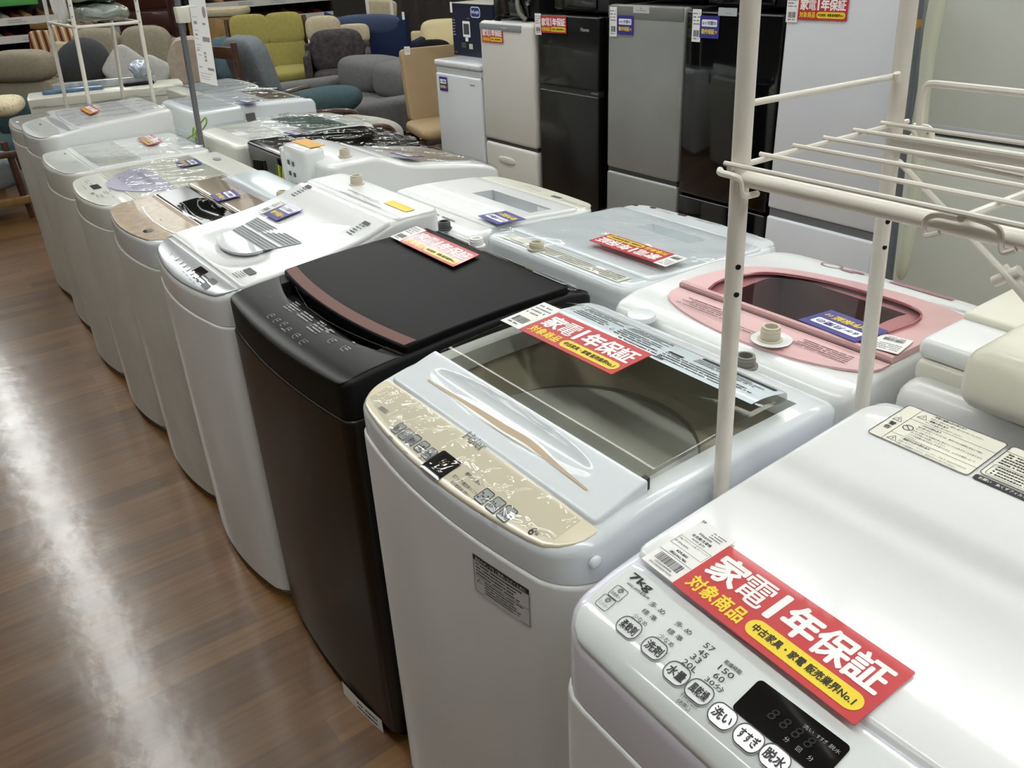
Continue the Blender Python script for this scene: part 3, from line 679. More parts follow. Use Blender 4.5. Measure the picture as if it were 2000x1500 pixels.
for k in range(n + 1):
    v = -1 + 2 * k / n; y = 1.44 + v * .255; a = .588 + .022 * v * v + .003
    for x in (a, a + .025): vs.append((x, y, z3(x, y) + .0139))
m.add(vs, [(2 * k, 2 * k + 1, 2 * k + 3, 2 * k + 2) for k in range(n)]); M('lid_trim', m, COPPER, w3, label='copper brown strip along the lid front', recalc=False)
skin(w3, 'rear_deck', .98, 1.033, 1.18, 1.70, z3, .004, .004, .01, .01, 0, 0, mats=[BLACK], under=.004)
inlet(w3, hit(931, 484, z3) + Vector((0, 0, .003)), .015, .02, WINK); 
m = MB(); p = hit(1062, 540, z3); f = onA(z3, 1.008, 1.265, .0055); rect(m, f, -.05, .05, -.018, .018, 0); fine(m, onA(z3, 1.008, 1.265, .006), -.046, .046, -.015, .015, 5, 1)
M('rear_sticker', m, [mat('silver_sticker', 'a5aaac', .4), INK], w3, recalc=False)
m = MB(); o, ux, uy, wd, hh = quad([(675, 1338), (735, 1405), (737, 1432), (678, 1360)], lambda a, b: at(a, b, 0, .462)); cur = lambda u, v: Vector((.455 + .03 * ((o.y - u - 1.44) / .275) ** 2 - .0012, o.y - u, o.z + v))
rect(m, cur, -wd / 2, wd / 2, -hh / 2, hh / 2, 0, 8); fine(m, lambda u, v: cur(u, v) + Vector((-.0006, 0, 0)), -wd * .1, wd * .42, -hh * .3, hh * .3, 2, 1)
M('front_sticker', m, [PAPER, INK], w3, label='white strip sticker low on the front', recalc=False)
o = [hit(px, py, up(z3, .014)) for px, py in ((832, 457), (937, 499), (879, 526), (784, 476))]
ux = ((o[1] - o[0]) + (o[2] - o[3])) / 2; uy = ((o[0] - o[3]) + (o[1] - o[2])) / 2
red_sign((o[0] + o[1] + o[2] + o[3]) / 4 + Vector((0, 0, .004)), ux, uy, .225, 'red one year warranty sign on the black washer', price_at=(-.138, .004), pw=(.045, .09), seed=6)

# ---- 4: white machine with a wavy lid and a ribbed grey handle
z4 = warp(prof((.455, .832), (.475, .843), (.515, .857), (.623, .868), (.735, .882), (.811, .897), (.871, .916), (.923, .930), (1.06, .931)), 1.722, 2.242, .02)
w4 = washer('white washer with high curved lid and ribbed grey handle', .440, 1.035, 1.722, 2.242, z4, lambda x, y=0: .775, .036, .05, CAB, WHITE, r=.014, pockets=[dict(x=(.53, .675), y=(1.835, 2.125), depth=.03)])
def c4x(m):
    H = lambda px, py: hit(px, py, z4)
    for px, py in ((342, 510), (350, 516), (357, 523), (364, 530), (371, 537), (378, 545), (385, 552)):
        p = H(px, py); f = onA(z4, p.x, p.y, .0022); stroke(m, f, [(-.011, .006), (-.011, -.006), (.004, -.006)], .0011, 1); fine(m, f, -.006, .01, -.003, .006, 1, 1, seed=px)
    p = H(334, 499); fine(m, onA(z4, p.x, p.y, .0022), -.008, .008, -.005, .005, 2, 1)
    p = H(398, 548); fine(m, onA(z4, p.x, p.y, .0022), -.03, .03, -.012, .012, 3, 1, seed=4)
    for px, py in ((402, 560), (416, 551)):
        p = H(px, py); rrect(m, onA(z4, p.x, p.y, .0024), -.017, .017, -.007, .007, .002, 2)
pn4 = skin(w4, 'control_panel', .4465, .515, 1.735, 2.23, z4, .0015, .002, .045, .004, .034, .0, mats=[SILVER, INK, DGREY], extra=c4x, under=.003)
p = hit(390, 532, z4); m = MB(); rrect(m, onA(z4, p.x, p.y, .0026), -.026, .026, -.013, .013, .003); M('display', m, SCREEN, pn4)
buttons(pn4, up(z4, .0015), [tuple(hit(px, py, z4))[:2] for px, py in ((346, 507), (354, 514), (361, 520), (368, 527), (376, 535))], .013, .012, [mat('silver_key', 'c3c6c6'), INK])
def ell(x, y, cx, cy, a, b): return ((x - cx) / a) ** 2 + ((y - cy) / b) ** 2
z4s = lambda x, y=0: z4(x, y) - .012 * max(0, 1 - ell(x, y, .60, 1.98, .075, .15)) ** .5
def l4x(m):
    H = lambda px, py: hit(px, py, z4)
    for px, py, w, h in ((478, 540, .05, .04),): 
        p = H(px, py); f = onA(z4, p.x, p.y, .008); rect(m, f, -.022, .022, .004, .022, 1); fine(m, f, -.022, .022, -.022, .001, 4, 2, seed=9)
    for px, py, w, h, s in ((700, 452, .03, .055, 3), (589, 378, .03, .055, 5)):
        p = H(px, py); f = onA(z4, p.x, p.y, .008); rect(m, f, -w * .5, w * .5, h * .3, h * .5, 1); fine(m, f, -w * .5, w * .5, -h * .5, h * .28, 5, 2, seed=s)
skin(w4, 'lid', .520, .898, 1.728, 2.236, z4s, .006, .006, .012, .012, .0, 0, mats=[WHITE, DGREY, INK], extra=l4x, under=.004, nv=40, ns=40)
m = MB(); f4 = lambda x, y, d: Vector((x, y, z4(x, y) + d))
P = [(.637, 2.10)] + [(.637 - .062 * math.sin(math.pi * k / 12) ** .8, 2.10 - .21 * (.5 - .5 * math.cos(math.pi * k / 12))) for k in range(1, 12)] + [(.637, 1.89)]
nP = len(P); m.add([f4(x, y, .0095) for x, y in P] + [f4(x, y, .004) for x, y in P], [tuple(range(nP))] + [(k, k + 1, nP + k + 1, nP + k) for k in range(nP - 1)], 0)
fr4 = lambda u, v: f4(.639 + u * .082, (2.105 - .015 * 0) + u * .03 - v * (.215 + u * .07), .0078)
rect(m, fr4, 0, 1, 0, 1, 1, 12, 6)
for k in range(10): rect(m, (lambda u, v: fr4(u, v) + Vector((0, 0, .0006))), .04 + .1 * k, .075 + .1 * k, .02, .98, 2, 1, 6)
rect(m, (lambda u, v: fr4(u, v) + Vector((0, 0, .0012))), .40, .46, .0, 1, 3, 1, 6)
M('lid_handle', m, [LGREY, mat('ribbed_grey', '9fa3a6', .35, metal=.2), mat('rib_groove_grey', '63676b', .4), WHITE], w4, label='grey handle with ribs', smooth=15, recalc=False)
def r4x(m):
    p = hit(780, 405, z4); f = onA(z4, p.x, p.y, .0035); rect(m, f, -.055, .055, -.014, .014, 1)
    f = onA(z4, .935, 1.93, .0035); fine(m, f, -.12, .12, -.016, .016, 4, 2, seed=2)
skin(w4, 'rear_deck', .903, 1.028, 1.728, 2.236, z4, .002, .006, .02, .02, 0, 0, mats=[WHITE, YEL, GINK], extra=r4x)
inlet(w4, hit(697, 361, z4), .0155, .026)
def lay(o4, w, h, label, fn, price_at=None, seed=1, lift=.003):
    ux = ((o4[1] - o4[0]) + (o4[2] - o4[3])) / 2; uy = ((o4[0] - o4[3]) + (o4[1] - o4[2])) / 2
    return fn((o4[0] + o4[1] + o4[2] + o4[3]) / 4 + Vector((0, 0, lift)), ux, uy, w, *([h] if h else []), label, price_at, seed=seed, pw=(.035, h or w * .4))
# the photo's sign reads towards the aisle: its text runs to -y
o = [hit(px, py, up(z4, .007)) for px, py in ((566, 400), (594, 412), (540, 436), (514, 421))]
lay(o, .084, .075, 'blue six month guarantee sign on the curved white lid', blue_sign, (-.068, 0), 3, .004)

# ---- 5: white machine with beige top panel and mirror black handle bowl
z5 = prof((.45, .832), (.475, .836), (.6, .842), (.87, .86), (1.02, .858))
w5 = washer('white washer with stained beige panel and dark handle bowl', .452, .99, 2.252, 2.778, z5, lambda x, y=0: .76, .036, .055, CABW, COOLW, r=.012, pockets=[dict(x=(.631, .725), y=(2.28, 2.75), depth=.05, taper=.98)])
def c5x(m):
    for px, py in ((251, 419), (258, 427), (265, 433), (272, 440), (279, 446), (301, 460), (310, 464)):
        p = hit(px, py, z5); f = onA(z5, p.x, p.y, .0026); ring(m, f, -.010, .010, -.007, .007, .005, .0012, 1)
    p = hit(290, 452, z5); rrect(m, onA(z5, p.x, p.y, .0026), -.016, .016, -.013, .013, .012, 2)
    p = hit(315, 431, z5); text(m, 'Haier', onA(z5, p.x, p.y, .0026), 0, 0, .007, 3)
    P = [hit(px, py, z5) for px, py in ((278, 405), (284, 417), (300, 434), (325, 450), (356, 464))]
    f = onA(z5, 0, 0, .0026); stroke(m, lambda u, v: Vector((u, v, z5(u) + .0026)), [(q.x, q.y) for q in P], .005, 4)
skin(w5, 'control_panel', .458, .626, 2.272, 2.758, z5, .0015, .002, .055, .004, .035, .0, mats=[BEIGE, COOLW, SCREEN, INK, WINK], extra=c5x, under=.003)
zb5 = lambda x, y=0: z5(x) - .03 * max(0, 1 - ell(x, y, .678, 2.46, .05, .115)) ** .5
skin(w5, 'handle_bowl', .628, .728, 2.272, 2.758, zb5, .002, .002, .004, .004, 0, 0, mats=[mat('smoked_black', '141512', .14, spec=.16)], under=.045, nv=44, ns=24, label='mirror black handle bowl')
def l5x(m):
    f = onA(z5, .832, 2.5, .0052); rect(m, f, -.22, .19, -.008, .016, 1); fine(m, onA(z5, .832, 2.5, .0057), -.2, .17, -.006, .014, 4, 2, seed=3)
skin(w5, 'lid', .731, .852, 2.262, 2.768, z5, .0045, .004, .01, .006, 0, 0, mats=[mat('pearl_beige_lid', 'bfae98', .1, metal=.35, coat=.8), LGREY, GINK], extra=l5x)
skin(w5, 'rear_deck', .858, .984, 2.262, 2.768, z5, .002, .005, .05, .04, 0, 0, mats=[mat('pale_blue_plastic', 'd9e6e8', .2, coat=.4)])
inlet(w5, hit(552, 386, z5), .0155, .02)
o = [hit(px, py, up(z5, .006)) for px, py in ((455, 372), (472, 386), (426, 396), (410, 383))]
lay(o, .09, .07, 'blue six month guarantee sign on the beige washer lid', blue_sign, None, 3)

# ---- 6: white machine with lavender handle
z6 = prof((.455, .816), (.475, .82), (.58, .825), (1.02, .83))
w6 = washer('white washer with a lavender half moon handle on its lid', .452, 1.02, 2.79, 3.322, z6, lambda x, y=0: .745, .04, .06, CABW, WARMW, r=.014)
def c6x(m):
    for px, py, w, h, n in ((172, 354, .03, .006, 1), (170, 358, .06, .01, 1), (166, 368, .06, .006, 1), (180, 362, .05, .01, 1), (208, 378, .05, .014, 2), (222, 386, .03, .01, 1), (216, 374, .02, .01, 1)):
        p = hit(px, py, z6); fine(m, onA(z6, p.x, p.y, .0022), -w / 2, w / 2, -h / 2, h / 2, n, 1, seed=px)
    p = hit(195, 384, z6); ring(m, onA(z6, p.x, p.y, .0024), -.02, .02, -.0085, .0085, .0085, .0022, 1)
    p = hit(181, 379, z6); rect(m, onA(z6, p.x, p.y, .0024), -.012, .012, -.005, .005, 1)
pn6 = skin(w6, 'control_panel', .460, .575, 2.81, 3.302, z6, .001, .002, .055, .004, .035, -.01, mats=[WARMW, GINK], extra=c6x, under=.003)
p = hit(187, 366, z6); m = MB(); rect(m, onA(z6, p.x, p.y, .0024), -.034, .034, -.013, .013); M('display', m, mat('dark_violet_display', '3c3540', .2), pn6)
skin(w6, 'lid', .578, .905, 2.80, 3.312, z6, .0035, .004, .01, .01, -.0, 0, mats=[mat('pearl_white_lid', 'dcdacb', .2, coat=.5)], under=.003)
m = MB(); vs = []; nn = 28; A = [hit(px, py, up(z6, .005)) for px, py in ((206, 358), (228, 340), (258, 330), (280, 328), (345, 366), (320, 371), (290, 374), (258, 374), (228, 371), (212, 366))]
m.add([(p.x, p.y, p.z - .004) for p in A] + [(p.x, p.y, p.z + .001) for p in A], [tuple(range(10))[::-1], tuple(range(10, 20))] + [(i, (i + 1) % 10, 10 + (i + 1) % 10, 10 + i) for i in range(10)])
hl = M('lid_handle', m, LAVEN, w6, label='lavender half moon handle', smooth=60)
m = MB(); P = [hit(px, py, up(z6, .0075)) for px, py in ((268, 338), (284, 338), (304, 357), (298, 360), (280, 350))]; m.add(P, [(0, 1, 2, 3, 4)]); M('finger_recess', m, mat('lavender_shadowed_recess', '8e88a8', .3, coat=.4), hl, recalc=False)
skin(w6, 'rear_deck', .912, 1.01, 2.80, 3.312, z6, .001, .004, .02, .02, 0, 0, mats=[WARMW])
m = MB(); p = hit(424, 312, z6); m.lathe([(.026, 0), (.026, .003), (.02, .004), (.001, .004)], (p.x, p.y, p.z + .001), 0, 24, sx=.5); M('rear_cap', m, GREYP, w6)
FB = fn = None
m = MB(); o, ux, uy, wd, hh = quad([(432, 360), (450, 355), (450, 364), (434, 368)], lambda a, b: at(a, b, 1, 2.787)); text(m, 'Beat', pane(o, (1, 0, 0), (0, 0, 1)), 0, 0, .014, 0, .03, wd=.04)
M('maker_mark', m, mat('blue_print', '3a55b4', .4), w6, recalc=False)
o = [hit(px, py, up(z6, .005)) for px, py in ((380, 311), (397, 322), (355, 329), (342, 319))]
lay(o, .1, .075, 'blue six month guarantee sign on the lavender handled washer', blue_sign, None, 3)
film(w6, .60, .90, 2.815, 3.295, z6, .0105, seed=1)

# ---- 7: white machine with a flat wrapped lid
z7 = prof((.458, .82), (.475, .826), (.6, .829), (1.02, .831))
w7 = washer('white washer with flat film wrapped lid and pale grey panel', .455, 1.003, 3.342, 3.858, z7, lambda x, y=0: .735, .035, .06, CABW, WARMW, r=.012)
def c7x(m):
    p = hit(147, 318, z7); fine(m, onA(z7, p.x, p.y, .002), -.02, .02, -.012, .012, 3, 1, seed=4); p = hit(127, 301, z7); rect(m, onA(z7, p.x, p.y, .002), -.006, .006, -.004, .004, 2)
skin(w7, 'control_panel', .466, .572, 3.36, 3.842, z7, .001, .002, .045, .004, .025, .0, mats=[mat('pale_silver_panel', 'c4c6c0', .3, coat=.3), LINK, INK], extra=c7x, under=.003)
l7 = skin(w7, 'lid', .577, .90, 3.352, 3.85, z7, .003, .004, .008, .008, 0, 0, mats=[WHITE])
skin(w7, 'lid_window', .60, .755, 3.375, 3.83, z7, .0045, .002, .01, .01, 0, 0, mats=[mat('pale_lid_window', 'cfd1ca', .12, coat=.6)])
skin(w7, 'rear_deck', .906, .998, 3.352, 3.85, z7, .001, .004, .02, .02, 0, 0, mats=[WHITE])
o = [hit(px, py, up(z7, .005)) for px, py in ((294, 264), (322, 282), (294, 289), (264, 272))]
lay(o, .19, None, 'red one year warranty sign on the flat wrapped washer lid', red_sign, None, 3, .006)
film(w7, .585, .99, 3.36, 3.84, z7, .014, seed=2)

# ---- 8: taller machine with a sloping lid
z8 = prof((.48, .862), (.51, .872), (.6, .884), (.72, .899), (.9, .911), (1.03, .918))
w8 = washer('tall white washer with sloping lid and grey handle strip', .482, 1.035, 3.872, 4.395, z8, lambda x, y=0: .79, .035, .06, CABW, WHITE, r=.012)
def c8x(m):
    p = hit(79, 244, z8); rect(m, onA(z8, p.x, p.y, .002), -.018, .018, -.004, .004, 1); p = hit(65, 252, z8); fine(m, onA(z8, p.x, p.y, .002), -.13, .12, -.012, .012, 2, 2, seed=8)
skin(w8, 'control_panel', .490, .60, 3.89, 4.378, z8, .001, .002, .045, .004, .028, .015, mats=[mat('pale_silver_panel', 'c4c6c0'), INK, LINK], extra=c8x, under=.003)
skin(w8, 'lid_handle', .603, .64, 3.90, 4.37, z8, .001, .002, .01, .004, .015, .015, mats=[GREYP], under=.003, label='grey handle strip across the lid front')
skin(w8, 'lid', .644, .915, 3.882, 4.386, z8, .003, .004, .008, .008, .015, 0, mats=[mat('glossy_white_lid', 'eceded')])
skin(w8, 'rear_deck', .921, 1.028, 3.882, 4.386, z8, .001, .006, .02, .02, 0, 0, mats=[WHITE])
o = [hit(px, py, up(z8, .005)) for px, py in ((180, 208), (201, 217), (170, 228), (155, 218))]
lay(o, .19, None, 'red one year warranty sign on the tall washer with sloping lid', red_sign, None, 3, .006)
film(w8, .65, 1.02, 3.89, 4.38, z8, .011, seed=3)

# ---- 9: last of the row
z9 = prof((.5, .818), (.53, .826), (.6, .83), (1.05, .832))
w9 = washer('white washer with grey panel at the far end of the row', .497, 1.05, 4.412, 4.94, z9, lambda x, y=0: .75, .035, .06, CABW, WARMW, r=.012)
def c9x(m):
    p = hit(34, 239, z9); rect(m, onA(z9, p.x, p.y, .002), -.02, .02, -.006, .006, 1)
skin(w9, 'control_panel', .506, .70, 4.43, 4.92, z9, .001, .002, .045, .004, .028, 0, mats=[mat('grey_panel', '9b9a92', .3, coat=.3), WINK], extra=c9x, under=.003)
skin(w9, 'lid', .705, 1.02, 4.425, 4.93, z9, .003, .004, .008, .008, 0, 0, mats=[WHITE])
# ------------------------------------------------------------------ second row, back to back with the first (fronts to the fridges)
# ---- twin tub behind the nearest washer
t = T('twin_tub_washer', 'ivory and white twin tub washer with a domed lid, beside the pink one', 'washing machine', (1.38, .2, 0))
M('cabinet', MB().box(1.10, 1.62, -.22, .578, .02, .895, r=.035, seg=4), CAB, t)
M('deck', MB().box(1.145, 1.60, -.20, .572, .88, .918, r=.012, seg=3), IVORY, t)
M('control_box', MB().box(1.15, 1.57, -.20, .576, .916, .95, r=.014, seg=4), WHITE, t)
M('control_ridge', MB().box(1.26, 1.55, -.20, .570, .945, .962, r=.008, seg=3), IVORY, t)
M('lid', MB().box(1.075, 1.56, -.22, .478, .90, .992, r=.03, seg=5), mat('translucent_ivory_lid', 'e4e1cf', .35, coat=.2), t)
M('lid_mark', MB().box(1.30, 1.45, -.1, .38, .99, .996, r=.004), IVORY, t)

# ---- pink round machine
zp = prof((1.02, .862), (1.06, .874), (1.1, .884), (1.3, .888), (1.45, .868), (1.55, .857), (1.575, .845))
wp = washer('white washer with a pink rounded see-through lid', 1.575, 1.03, .605, 1.128, zp, .78, .02, .06, CAB, WHITE, r=.016,
            pockets=[dict(x=(1.18, 1.372), y=(.70, .985), depth=.09, taper=.95, m=1, mf=1)], mats=[WHITE, mat('pink_machine_inside', '6f6b69', .5)])
def arcpts(x0, xm, y0, y1, ex, n=28):
    P = []
    for k in range(n + 1):
        a = math.pi * k / n; c = math.cos(a); s = math.sin(a)
        P.append((x0 + (xm - x0) * abs(s) ** ex, (y0 + y1) / 2 + (y1 - y0) / 2 * c))
    return P
O = smooth([(1.156, 1.06), (1.225, 1.058), (1.303, 1.036), (1.365, .995), (1.405, .951), (1.439, .87), (1.452, .79), (1.45, .71), (1.434, .65), (1.40, .618), (1.30, .612), (1.156, .614)])
I = smooth([(1.172, 1.00), (1.215, 1.012), (1.262, 1.005), (1.315, .981), (1.355, .93), (1.38, .87), (1.39, .79), (1.386, .73), (1.36, .685), (1.309, .664), (1.25, .668), (1.172, .680)])
m = MB(); n = len(O); zl = up(zp, .008)
m.add([(x, y, zl(x) + .003) for x, y in O] + [(x, y, zl(x)) for x, y in I] + [(x, y, zp(x)) for x, y in O], [(i, i + 1, n + i + 1, n + i) for i in range(n - 1)] + [(i, i + 1, 2 * n + i + 1, 2 * n + i) for i in range(n - 1)])
lp = M('lid_frame', m, PINK, wp, label='pink lid frame')
m = MB(); m.add([(x, y, zl(x) + .0005) for x, y in I], [tuple(range(n))]); M('lid_window', m, PINKC, wp, label='pink see-through lid window', recalc=False)
m = MB(); m.tube([(x, y, zl(x) + .003) for x, y in I], .0022, 0, 6); M('window_edge', m, mat('dark_rose_edge', 'a5535c', .25, coat=.5), lp)
m = MB(); m.tube([(1.162, 1.058, zp(1.16) + .008), (1.162, .612, zp(1.16) + .008)], .007, 0, 8); M('lid_hinge', m, PINK, wp)
B = arcpts(1.152, 1.068, .612, 1.058, .62)
m = MB(); k = len(B); m.add([(x, y, zp(x) + .004) for x, y in B] + [(x, y, zp(x)) for x, y in B], [tuple(range(k))] + [(i, i + 1, k + i + 1, k + i) for i in range(k - 1)], 0)
f = onB(zp, 1.11, .97, .0048)
for px, py, w, h, nn, s in ((1375, 605, .12, .035, 5, 1), (1445, 645, .07, .012, 2, 3), (1595, 685, .12, .03, 5, 4)):
    p = hit(px, py, zp); fine(m, onB(zp, p.x, p.y, .0048), -w / 2, w / 2, -h / 2, h / 2, nn, 1, seed=s)
M('rear_panel', m, [PINK, mat('rose_print', '6b4a4c', .5)], wp, label='pink rear panel with small print', smooth=30)
p = hit(1506, 668, zp); M('inlet_dish', MB().lathe([(.032, .004), (.034, .006), (.03, .0065), (.02, .005), (.001, .005)], (p.x, p.y, p.z), 0, 28), WHITE, wp)
inlet(wp, hit(1503, 668, zp) + Vector((0, 0, .003)), .0155, .026)
m = MB()
p = hit(1625, 519, zp); f = onB(zp, p.x, p.y, .0015); ring(m, f, -.024, .024, -.02, .02, .02, .004, 1)
for px, py, w, h in ((1655, 530, .03, .012), (1675, 533, .03, .012), (1800, 568, .13, .02)): p = hit(px, py, zp); rect(m, onB(zp, p.x, p.y, .0015), -w / 2, w / 2, -h / 2, h / 2, 0)
for px, py, w, h in ((1780, 590, .05, .01), (1850, 600, .07, .012), (1900, 615, .06, .014)): p = hit(px, py, zp); fine(m, onB(zp, p.x, p.y, .0015), -w / 2, w / 2, -h / 2, h / 2, 2, 2)
M('panel_print', m, [mat('rose_mark', 'a0757c', .4), mat('rose_ring', '8d6f6b', .3), LINK], wp, recalc=False)
o = [hit(px, py, up(zp, .012)) for px, py in ((1668, 670), (1568, 628), (1622, 613), (1727, 650))]
lay(o, .115, .075, 'blue six month guarantee sign on the pink lid', blue_sign, None, 3)
o = [hit(px, py, up(zp, .014)) for px, py in ((1722, 690), (1710, 668), (1738, 656), (1783, 672))]
tp = T('price_tag', 'white paper price tag lying on the pink lid', 'tag', sum(o, Vector()) / 4); price(tp, sum(o, Vector()) / 4, (-.2, 1, 0), (-1, -.2, .05), .05, .07)
# ---- machine with the upside down red sign
zq = prof((1.075, .87), (1.1, .876), (1.25, .868), (1.6, .85))
wq = washer('cool white washer with film wrapped lid and upside down red sign', 1.615, 1.085, 1.14, 1.635, zq, .77, .02, .05, CAB, COOLW, r=.014, pockets=[dict(x=(1.41, 1.485), y=(1.26, 1.46), depth=.05)])
def cqx(m):
    for px, py, w, h in ((1240, 402, .02, .01), (1275, 407, .02, .012), (1332, 421, .03, .014)): p = hit(px, py, zq); f = onB(zq, p.x, p.y, .002); rrect(m, f, -w / 2, w / 2, -h / 2, h / 2, h / 2, 1)
    for px, py, w, h in ((1300, 415, .05, .016), (1370, 432, .07, .02), (1395, 438, .05, .016), (1460, 458, .05, .016), (1475, 466, .05, .016), (1503, 482, .03, .014)): p = hit(px, py, zq); fine(m, onB(zq, p.x, p.y, .002), -w / 2, w / 2, -h / 2, h / 2, 3, 2, seed=px)
skin(wq, 'control_panel', 1.608, 1.535, 1.155, 1.622, zq, .0012, .002, .04, .004, .015, 0, mats=[COOLW, mat('dark_knob', '5a3a40', .2), LINK], extra=cqx, under=.003)
skin(wq, 'lid', 1.528, 1.16, 1.15, 1.625, zq, .004, .006, .02, .01, 0, 0, mats=[COOLW], under=.02, nv=20, pockets=[dict(x=(1.42, 1.475), y=(1.27, 1.45), depth=.022, taper=.9, m=0)])
m = MB(); f = onB(zq, 1.125, 1.38, .0015); rect(m, f, -.2, .2, -.018, .02, 0); fine(m, onB(zq, 1.125, 1.38, .002), -.19, .19, -.015, .017, 4, 1); M('rear_sticker', m, [CREAMST, GINK], wq, recalc=False)
inlet(wq, hit(1048, 487, zq), .0155, .018)
film(wq, 1.525, 1.10, 1.155, 1.62, zq, .007, seed=1)
o = [hit(px, py, up(zq, .006)) for px, py in ((1285, 527), (1142, 477), (1188, 466), (1322, 509))]
lay(o, .20, None, 'upside down red one year warranty sign on a white washer', red_sign, (-.118, .0), 3, .012)
# ---- machine with the deep slot handle
zr = prof((1.06, .855), (1.09, .862), (1.12, .87), (1.2, .874), (1.35, .866), (1.5, .855))
wr = washer('white washer with a deep slot handle and blue sign', 1.505, 1.065, 1.655, 2.15, zr, .77, .025, .05, CAB, WHITE, r=.014, pockets=[dict(x=(1.27, 1.36), y=(1.68, 1.975), depth=.06)])
def crx(m):
    for px, py, w, h in ((1087, 386, .04, .014),): p = hit(px, py, zr); rect(m, onB(zr, p.x, p.y, .002), -w / 2, w / 2, -h / 2, h / 2, 1)
    for px, py, w, h in ((1030, 365, .04, .01), (1045, 372, .05, .01), (1110, 395, .07, .014), (1140, 404, .05, .01)): p = hit(px, py, zr); fine(m, onB(zr, p.x, p.y, .002), -w / 2, w / 2, -h / 2, h / 2, 2, 2, seed=px)
skin(wr, 'control_panel', 1.499, 1.425, 1.668, 2.138, zr, .0012, .002, .04, .004, .018, 0, mats=[IVORY, DGREY, LINK], extra=crx, under=.003)
skin(wr, 'lid', 1.418, 1.135, 1.662, 2.143, zr, .005, .006, .02, .01, 0, 0, mats=[WHITE, WHITE, LGREY], under=.03, pockets=[dict(x=(1.278, 1.352), y=(1.69, 1.965), depth=.045, taper=.88, m=2, mf=2)])
inlet(wr, hit(868, 447, zr), .0155, .02, DGREY)
m = MB(); f = onB(zr, 1.11, 1.85, .0015); rect(m, f, -.06, -.0, .0, .004, 0); rect(m, f, .015, .04, .0, .004, 0); M('rear_slot', m, DGREY, wr, recalc=False)
o = [hit(px, py, up(zr, .007)) for px, py in ((978, 443), (938, 425), (982, 418), (1022, 434))]
lay(o, .095, .075, 'blue six month guarantee sign on the slot handled washer', blue_sign, None, 3, .006)
# ---- tall backed washer dryer with a wave shaped side
zs = prof((1.02, .920), (1.06, .929), (1.114, .933), (1.17, .933), (1.213, .922), (1.30, .888), (1.39, .872), (1.488, .857), (1.604, .833), (1.665, .792))
ws = washer('white washer with high back and wave shaped side edge', 1.672, 1.03, 2.335, 2.745, zs, lambda x, y=0: .76, .02, .03, CAB, WHITE, r=.014)
skin(ws, 'lid', 1.60, 1.24, 2.36, 2.72, zs, .004, .006, .06, .02, .04, 0, mats=[WHITE], under=.004)
skin(ws, 'lid_window', 1.58, 1.34, 2.40, 2.66, zs, .0052, .001, .03, .02, 0, 0, mats=[mat('tan_inside', '8a7a66', .4)], under=.002)
skin(ws, 'control_panel', 1.66, 1.61, 2.35, 2.73, zs, .0012, .002, .02, .004, .015, 0, mats=[LGREY], under=.003)
film(ws, 1.65, 1.25, 2.35, 2.73, zs, .009, seed=2)
b = MB().box(1.0, 1.075, 2.45, 2.615, .60, .965, r=.018, seg=3); M('rear_duct', b, WHITE, ws)
m = MB()
for i in range(8):
    for j in range(2): m.box(.997, 1.001, 2.53 + j * .035, 2.542 + j * .035, .905 - i * .034, .918 - i * .034)
M('vent_grille', m, DGREY, ws)
m = MB(); m.box(1.03, 1.08, 2.46, 2.60, .9655, .9675); M('rear_sticker', m, mat('amber_sticker', 'd9a33a', .4), ws)
inlet(ws, hit(674, 306, zs), .0155, .024)
o = [hit(px, py, up(zs, .006)) for px, py in ((826, 312), (764, 299), (786, 301), (800, 300))]
p = hit(795, 306, up(zs, .016)); blue_sign(p + Vector((0, 0, .006)), (-.1, 1, 0), (-1, -.1, .15), .095, .07, 'blue six month guarantee sign on the wave sided washer')
# ---- black compact machine between two white ones
zk = prof((1.1, .865), (1.6, .85))
wk = washer('compact black washer squeezed between two white ones, cords at its back', 1.62, 1.10, 2.76, 3.25, zk, .76, .015, .03, BLACKM, BLACK, BLACKM, r=.01)
skin(wk, 'lid', 1.55, 1.25, 2.78, 3.23, zk, .004, .004, .02, .01, 0, 0, mats=[SMOKE], under=-.001)
film(wk, 1.6, 1.12, 2.77, 3.24, zk, .010, seed=3)
M('rear_cover', MB().box(1.085, 1.10, 2.78, 3.22, .3, .70, r=.004), DGREY, wk)
M('hose_cuff', MB().lathe([(.02, 0), (.02, .02), (.014, .022)], (1.13, 2.92, .865), 0, 16), NOZZ, wk)
m = MB(); R = random.Random(3)
for k in range(4): m.tube([(1.072 - .006 * k, 3.00 + .012 * k, .835), (1.055 - .004 * k, 3.03, .755 - .01 * k), (1.065, 2.99, .675), (1.07, 2.97 + .01 * k, .755), (1.073, 2.99, .835)], .006, 0, 8, round_=.03)
tag(M('black_cord', m, BLACKM, None, (1.07, 3.0, .8)), 'looped black power cord behind the compact black washer', 'cord')
m = MB()
for k in range(6): m.tube([(1.062 - .004 * k, 2.755 + .008 * k, .845 + .003 * k), (1.05 - .002 * k, 2.765 + .006 * k, .77), (1.055, 2.76 + .009 * k, .68)], .003, k % 2, 6, round_=.03)
tag(M('earth_wire', m, [mat('yellow_wire', 'd8c62a', .4), mat('green_wire', '4c7a34', .4)], None, (1.065, 2.77, .72)), 'bundle of yellow and green earth wire behind the black washer', 'wire')
